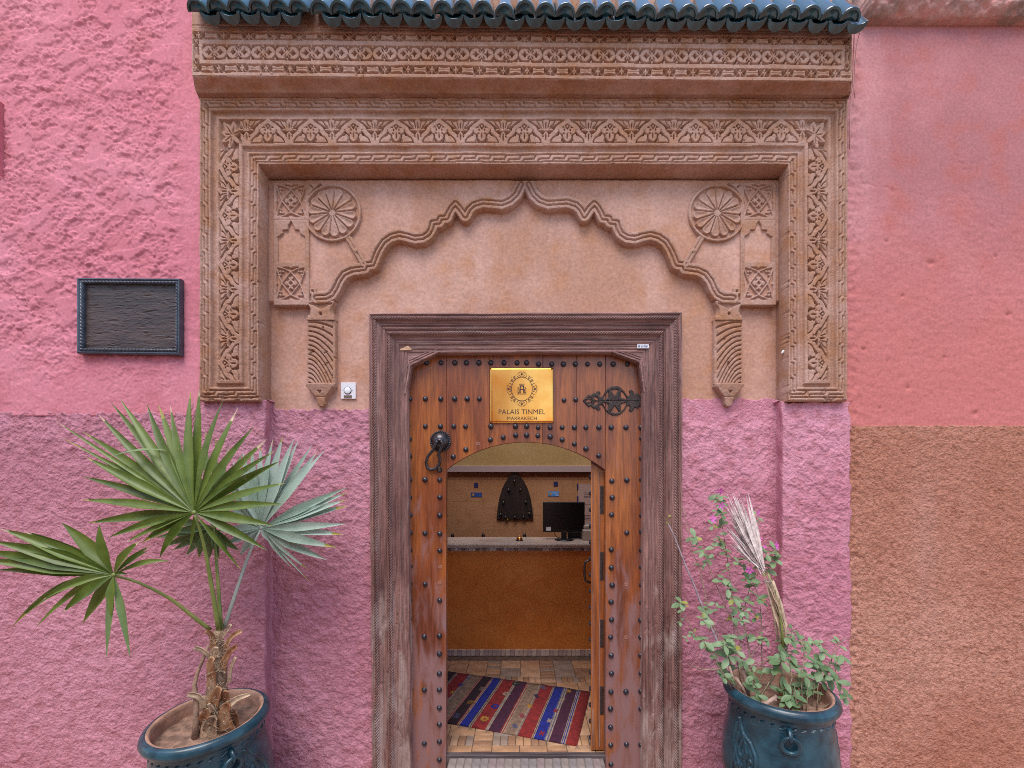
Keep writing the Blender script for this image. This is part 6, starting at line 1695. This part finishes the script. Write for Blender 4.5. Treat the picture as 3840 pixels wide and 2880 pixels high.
# ================================================================== PERIWINKLE AND DRY PALM IN THE RIGHT POT
M['peri'] = leafmat("periwinkle_green", (0.115, 0.20, 0.08), (0.26, 0.37, 0.185), 0.25, 0.5, 30)
M['peri_y'] = leafmat("periwinkle_yellowing", (0.22, 0.26, 0.05), (0.40, 0.38, 0.08), 0.3, 0.5, 30)
M['twig'] = plain("periwinkle_stem", (0.25, 0.20, 0.12), 0.7, vary=0.4, vscale=40)
M['greytwig'] = plain("grey_twig", (0.30, 0.24, 0.26), 0.8, vary=0.3, vscale=40)
M['petal'] = plain("pink_petal", (0.75, 0.12, 0.55), 0.6)
pv = thing("periwinkle_plant", "leggy green periwinkle with small pink flowers in the right teal pot", "plant", tuple(cR + Vector((0, 0, -0.075))))
def q7(x, y): return (2440 + x / 1.509, 1780 + y / 1.509)
def t7(x, y, yy): return P(*q7(x, y), yy)
yc = cR.y
rnd = random.Random(21)
stems = [[(500, 1250, 0.02), (440, 1020, 0.04), (390, 930, 0.06), (330, 800, 0.08), (280, 540, 0.12), (240, 450, 0.14), (182, 180, 0.16)],
         [(520, 1240, 0.03), (480, 1000, 0.08), (470, 800, 0.12), (450, 600, 0.15), (420, 400, 0.18), (400, 250, 0.2), (380, 110, 0.2)],
         [(540, 1250, 0.0), (520, 1050, 0.05), (500, 900, 0.08), (430, 760, 0.10), (360, 600, 0.12), (310, 470, 0.13), (250, 370, 0.14)],
         [(560, 1240, 0.05), (560, 1000, 0.08), (520, 800, 0.12), (560, 640, 0.14), (640, 500, 0.12), (710, 420, 0.1)],
         [(600, 1250, 0.05), (630, 1100, 0.08), (630, 900, 0.1), (615, 700, 0.13), (560, 560, 0.15)],
         [(470, 1230, -0.02), (400, 1110, -0.02), (330, 990, 0.0), (240, 890, 0.02), (190, 790, 0.03), (165, 720, 0.03)],
         [(450, 1180, -0.05), (390, 1100, -0.08), (300, 1105, -0.10), (240, 1085, -0.11), (220, 1065, -0.11)],
         [(620, 1260, 0.0), (700, 1150, 0.02), (740, 1050, 0.03), (780, 960, 0.04), (800, 885, 0.05)],
         [(760, 1300, -0.06), (800, 1150, -0.04), (790, 1060, -0.02), (770, 950, 0.0)],
         [(860, 1330, -0.08), (850, 1150, -0.06), (870, 1010, -0.02), (850, 940, 0.0)],
         [(910, 1330, -0.05), (930, 1180, -0.04), (950, 1060, -0.02), (960, 960, 0.0)],
         [(950, 1320, -0.02), (980, 1150, 0.0), (1020, 1050, 0.02), (1060, 960, 0.03), (1108, 920, 0.03)],
         [(990, 1290, 0.0), (1030, 1180, 0.0), (1050, 1090, 0.01)],
         [(880, 1340, -0.1), (890, 1240, -0.1), (890, 1180, -0.1)], [(830, 1340, -0.11), (820, 1260, -0.11), (815, 1200, -0.11)],
         [(965, 1330, -0.06), (1030, 1285, -0.08), (1100, 1260, -0.10)], [(940, 1330, -0.09), (945, 1250, -0.09), (950, 1180, -0.08)],
         [(620, 1270, -0.04), (660, 1190, -0.03), (710, 1110, -0.02), (720, 1080, 0.0)], [(600, 1230, 0.02), (560, 1040, 0.05), (640, 920, 0.08)], [(740, 1050, 0.02), (690, 1040, 0.0), (640, 1060, 0.0), (560, 1090, -0.02)]]
for st_ in stems:
    pts = [t7(x, y, yc + dy) for x, y, dy in st_]; fine = []
    for i in range(len(pts) - 1):
        for t in (0, 0.5):
            fine.append(pts[i].lerp(pts[i + 1], t) + Vector((rnd.uniform(-.002, .002), rnd.uniform(-.003, .003), 0)))
    fine.append(pts[-1]); n_ = len(fine)
    bm = bmesh.new(); tube(bm, fine, [0.0032 * (1 - 0.65 * i / n_) for i in range(n_)], 6); bmput(bm, "stem", M['twig'], pv)
bm = bmesh.new()
tube(bm, [t7(545, 1250, yc), t7(540, 1180, yc), t7(535, 1140, yc), t7(522, 1100, yc)], [0.017, 0.013, 0.012, 0.011], 8); tube(bm, [t7(540, 1165, yc), t7(552, 1130, yc), t7(560, 1098, yc)], [0.011, 0.011, 0.011], 8)
tube(bm, [t7(610, 1305, yc - 0.1), t7(660, 1292, yc - 0.105), t7(715, 1252, yc - 0.11)], [0.012, 0.010, 0.009], 8); tube(bm, [t7(690, 1272, yc - 0.107), t7(712, 1275, yc - 0.112)], [0.007, 0.007], 6)
tube(bm, [t7(545, 1265, yc - 0.06), t7(520, 1205, yc - 0.06), t7(480, 1150, yc - 0.06)], [0.006, 0.0065, 0.009], 8); tube(bm, [t7(497, 1260, yc - 0.03), t7(470, 1160, yc - 0.03), t7(445, 1085, yc - 0.03)], 0.006, 8)
bmput(bm, "cut_stumps", plain("cut_branch", (0.32, 0.21, 0.16), 0.85, vary=0.35, vscale=40, bump=0.5, bscale=80), pv)
# leaves
def leafmesh(L, W, mat, curl):
    V = [(0, 0, 0)]; n_ = 6; Q = []
    rows = []
    for i in range(n_ + 1):
        t = i / n_; wv = W / 2 * (math.sin(PI * min(1, t * 0.94 + 0.03) ** 1.25)) ** 0.75 if i < n_ else 0.0004
        rows.append([(-wv, L * t, 0.18 * wv - curl * t * t * L), (0, L * t, -curl * t * t * L - 0.12 * wv), (wv, L * t, 0.18 * wv - curl * t * t * L)])
    V = [v for r_ in rows for v in r_]
    for i in range(n_):
        for k_ in (0, 1): Q.append((i * 3 + k_, i * 3 + k_ + 1, i * 3 + 4 + k_, i * 3 + 3 + k_))
    me = npmesh("leaf", V, Q); me.materials.append(mat); me.polygons.foreach_set("use_smooth", [True] * len(me.polygons)); return me
LM = [leafmesh(0.058, 0.031, M['peri'], 0.25), leafmesh(0.052, 0.026, M['peri'], 0.5), leafmesh(0.044, 0.025, M['peri'], 0.1)]; LY = leafmesh(0.042, 0.024, M['peri_y'], 0.3)
cl = [(380, 115, 35), (385, 150, 30), (400, 185, 30), (375, 215, 25), (400, 220, 30), (350, 285, 30), (400, 290, 35), (420, 330, 25), (385, 370, 30), (405, 410, 35), (425, 440, 25), (250, 365, 35), (265, 400, 25), (300, 440, 35), (320, 470, 35), (290, 520, 25), (495, 490, 30), (520, 510, 25), (590, 230, 25), (590, 260, 25), (610, 500, 40), (660, 440, 45), (700, 430, 40), (690, 480, 40), (640, 530, 40), (565, 560, 30), (550, 600, 35), (580, 620, 30), (610, 700, 35), (625, 720, 30), (430, 535, 25), (420, 600, 35), (440, 640, 30), (460, 710, 35), (490, 770, 35), (530, 720, 35), (540, 770, 30), (590, 800, 35), (510, 820, 30), (465, 820, 30), (375, 750, 25), (310, 780, 45), (300, 830, 30), (320, 740, 30), (170, 725, 35), (185, 760, 25), (175, 840, 20), (240, 890, 20), (205, 920, 20), (300, 940, 35), (330, 970, 35), (350, 1010, 30), (420, 960, 40), (430, 1030, 45), (480, 1000, 40), (520, 1060, 35), (600, 930, 35), (640, 920, 30), (540, 920, 30), (450, 930, 35), (770, 930, 40), (800, 880, 30), (840, 940, 30), (880, 970, 35), (920, 960, 30), (950, 950, 25), (970, 1000, 35), (1060, 960, 30), (1070, 1030, 35), (1050, 1080, 35), (930, 1060, 40), (960, 1100, 50), (1000, 1130, 45), (950, 1160, 45), (1040, 1160, 40), (870, 1130, 40), (740, 1000, 45), (790, 1010, 40), (740, 1060, 40), (700, 1100, 40), (810, 1080, 40), (860, 1180, 40), (740, 1220, 40), (760, 1270, 40), (800, 1250, 40), (830, 1200, 35), (820, 1310, 35), (900, 1230, 35), (1100, 1255, 35), (590, 1130, 35), (580, 1190, 30), (600, 1250, 40), (450, 1170, 25), (400, 1140, 30), (425, 1090, 35)]
nleaf = 0; extra = []
for (x, y, r_) in cl:
    dy = float(np.interp(y, [100, 500, 900, 1300], [0.20, 0.13, 0.03, -0.06])) + rnd.uniform(-0.05, 0.05)
    n_ = 5 if r_ >= 35 else 4 if r_ >= 30 else 3
    a0 = rnd.uniform(0, 6.28); c = t7(x, y, yc + dy)
    for i in range(n_):
        an = a0 + i * 2 * PI / n_ + rnd.uniform(-.3, .3); tilt_ = rnd.uniform(-0.3, 0.75)
        rot = Euler((tilt_, 0, 0)).to_matrix().to_4x4(); rot = Matrix.Rotation(an, 4, 'Z') @ rot
        lean = Matrix.Rotation(rnd.uniform(0.2, 0.9), 4, 'X')          # whorls face the light above and the street
        s = r_ / 38.0 * rnd.uniform(0.8, 1.15)
        me = LY if rnd.random() < 0.07 else rnd.choice(LM)
        mt = lean @ rot
        e = mt.to_euler()
        loc = c + Vector((rnd.uniform(-.006, .006), rnd.uniform(-.01, .01), rnd.uniform(-.014, .014)))
        if nleaf < 298: inst(me, "leaf", pv, loc, e, (s, s, s)); nleaf += 1
        else: extra.append((me, Matrix.Translation(loc) @ mt @ Matrix.Scale(s, 4)))
bm = bmesh.new()
for me, mt in extra:
    b = bmesh.new(); b.from_mesh(me); b.transform(mt); t__ = bpy.data.meshes.new("t"); b.to_mesh(t__); b.free(); bm.from_mesh(t__); bpy.data.meshes.remove(t__)
for f in bm.faces: f.material_index = 0
me = bpy.data.meshes.new("foliage"); bm.to_mesh(me); bm.free(); o = put(me, "foliage", M['peri'], pv, smooth=True); tag(o, kind="stuff")
bm = bmesh.new()
for i in range(5):
    a = 2 * PI * i / 5; pts = []
    for (r_, da) in ((0.002, -0.3), (0.012, -0.42), (0.019, -0.30), (0.020, 0.05), (0.018, 0.38), (0.011, 0.36), (0.002, 0.3)): pts.append(Vector((r_ * math.cos(a + da), -0.003 * r_ / 0.02, r_ * math.sin(a + da))))
    prism(bm, pts, (0, 0.0006, 0))
fm = bpy.data.meshes.new("flower"); bmesh.ops.recalc_face_normals(bm, faces=bm.faces[:]); bm.to_mesh(fm); bm.free(); fm.materials.append(M['petal'])
for (x, y, s) in ((392, 92, 1), (400, 175, 1), (352, 253, 1.05), (607, 215, 0.8), (712, 403, 1.15), (560, 540, 1.0), (620, 365, 0.6), (645, 408, 0.5)):
    dy = float(np.interp(y, [100, 500], [0.16, 0.07])); inst(fm, "flower", pv, t7(x, y, yc + dy), (rnd.uniform(-.7, -.1), rnd.uniform(0, 6), rnd.uniform(-.4, .4)), (s, s, s))
# bare grey branch with a tuft of new leaves leaning over the jamb
tw = thing("bare_branch", "thin bare grey branch with tiny yellow leaves, leaning from right pot across door jamb", "branch", tuple(t7(480, 1220, yc)))
bm = bmesh.new(); pts = [(485, 1230, 0.0), (440, 1070, 0.03), (390, 970, 0.05), (340, 860, 0.07), (290, 740, 0.09), (240, 610, 0.11), (200, 520, 0.13), (165, 430, 0.14), (130, 340, 0.15), (100, 280, 0.155)]
tube(bm, [t7(x, y, yc + dy) for x, y, dy in pts], [0.0065, 0.006, 0.006, 0.0055, 0.005, 0.0047, 0.0044, 0.004, 0.0034, 0.0028], 8); bmput(bm, "stem", M['greytwig'], tw)
for i in range(9):
    y = 285 - i * 6; inst(LY, "leaf", tw, t7(100 + rnd.uniform(-4, 4), y, yc + 0.155), (rnd.uniform(0, 1.2), rnd.uniform(-.6, .6), rnd.uniform(0, 6.28)), (0.42, 0.42, 0.42))
# tied, dried palm leaf
dp = thing("dry_palm", "dried tied-up palm leaf with bleached frayed fibres rising from the right pot", "dry palm", tuple(t7(755, 1250, yc)))
bm = bmesh.new(); tube(bm, [t7(760, 1320, yc), t7(755, 1240, yc), t7(752, 1150, yc)], [0.030, 0.026, 0.018], 10); bmput(bm, "stump", M['boot'], dp)
for pts, w0, w1, mt in (([(745, 1000, .02), (735, 900, .03), (700, 720, .04), (660, 600, .05)], 0.03, 0.026, 'straw'), ([(750, 980, .0), (742, 850, .01), (725, 740, .02), (690, 630, .03), (665, 560, .04)], 0.022, 0.018, 'petiole'), ([(762, 960, .01), (765, 850, .01), (740, 740, .02), (690, 600, .03)], 0.022, 0.026, 'straw'), ([(720, 940, .03), (700, 800, .04), (665, 650, .05)], 0.016, 0.02, 'straw'), ([(752, 1150, .0), (750, 1060, .01), (748, 960, .015)], 0.03, 0.028, 'straw')):
    pp = [t7(x, y, yc + d_) for x, y, d_ in pts]; bm = bmesh.new()
    tube(bm, pp, list(np.linspace(w0 * 0.33, w1 * 0.30, len(pp))), 8, flat=0.5); bmput(bm, "sheath", M[mt], dp)
bm = bmesh.new(); torus(bm, t7(660, 603, yc + 0.035), 0.019, 0.003, 'z', 20, 6); bmput(bm, "tie", M['greytwig'], dp)
for i in range(34):           # loose straws lying along the stalk
    q_ = rnd.uniform(-1, 1); t0, t1 = sorted((rnd.uniform(0, 0.6), rnd.uniform(0.4, 1.0)))
    base_ = [(770, 985), (757, 850), (722, 720), (672, 600), (640, 530)]
    def at_(t, off):
        k_ = min(int(t * 4), 3); f_ = t * 4 - k_; return base_[k_][0] * (1 - f_) + base_[k_ + 1][0] * f_ + off, base_[k_][1] * (1 - f_) + base_[k_ + 1][1] * f_
    (x0, y0_), (x1, y1_) = at_(t0, q_ * 16), at_(t1, q_ * 12 + rnd.uniform(-14, 14))
    blade(t7(x0, y0_, yc + 0.015 + rnd.uniform(-.015, .02)), t7(x1, y1_, yc + 0.035 + rnd.uniform(-.02, .02)), rnd.uniform(0.005, 0.010), Vector((rnd.uniform(-.6, .6), -1, 0)), rnd.uniform(-.01, .01), M['straw'], dp, Vector((rnd.uniform(-.012, .012), 0, 0)), fold=0.5, name="straw")
M['bleach'] = plain("bleached_fibre", (0.68, 0.58, 0.54), 0.85, vary=0.25, vscale=40)
for i in range(46):
    u = rnd.random(); x0, y0_ = 640 + rnd.uniform(-14, 10), 545 + rnd.uniform(-25, 25); x1, y1_ = (rnd.uniform(425, 560), rnd.uniform(85, 300)) if i % 3 else (rnd.uniform(425, 500), rnd.uniform(240, 400))
    d0, d1 = 0.05 + rnd.uniform(-.015, .015), 0.10 + rnd.uniform(-.04, .05)
    a_, b_ = t7(x0, y0_, yc + d0), t7(x1, y1_, yc + d1)
    blade(a_, b_, rnd.uniform(0.010, 0.022), Vector((rnd.uniform(-.5, .5), -1, rnd.uniform(-.5, .5))), rnd.uniform(-0.02, 0.02), M['bleach'], dp, fold=0.6, name="dry_segment")
bm = bmesh.new()
for i in range(240):
    u = rnd.random(); t = rnd.uniform(0.2, 1); x = 640 + (450 + 70 * u - 640) * t; y = 545 + (270 - 170 * u - 545) * t; p = t7(x, y, yc + 0.05 + 0.05 * t + rnd.uniform(-.02, .02))
    q = p + Vector((rnd.uniform(-.03, .012), rnd.uniform(-.02, .02), rnd.uniform(-.004, .05))); tube(bm, [p, (p + q) / 2 + Vector((rnd.uniform(-.008, .008), rnd.uniform(-.008, .008), 0)), q], 0.0008, 3)
o = bmput(bm, "frayed_fibres", M['bleach'], dp); tag(o, kind="stuff")
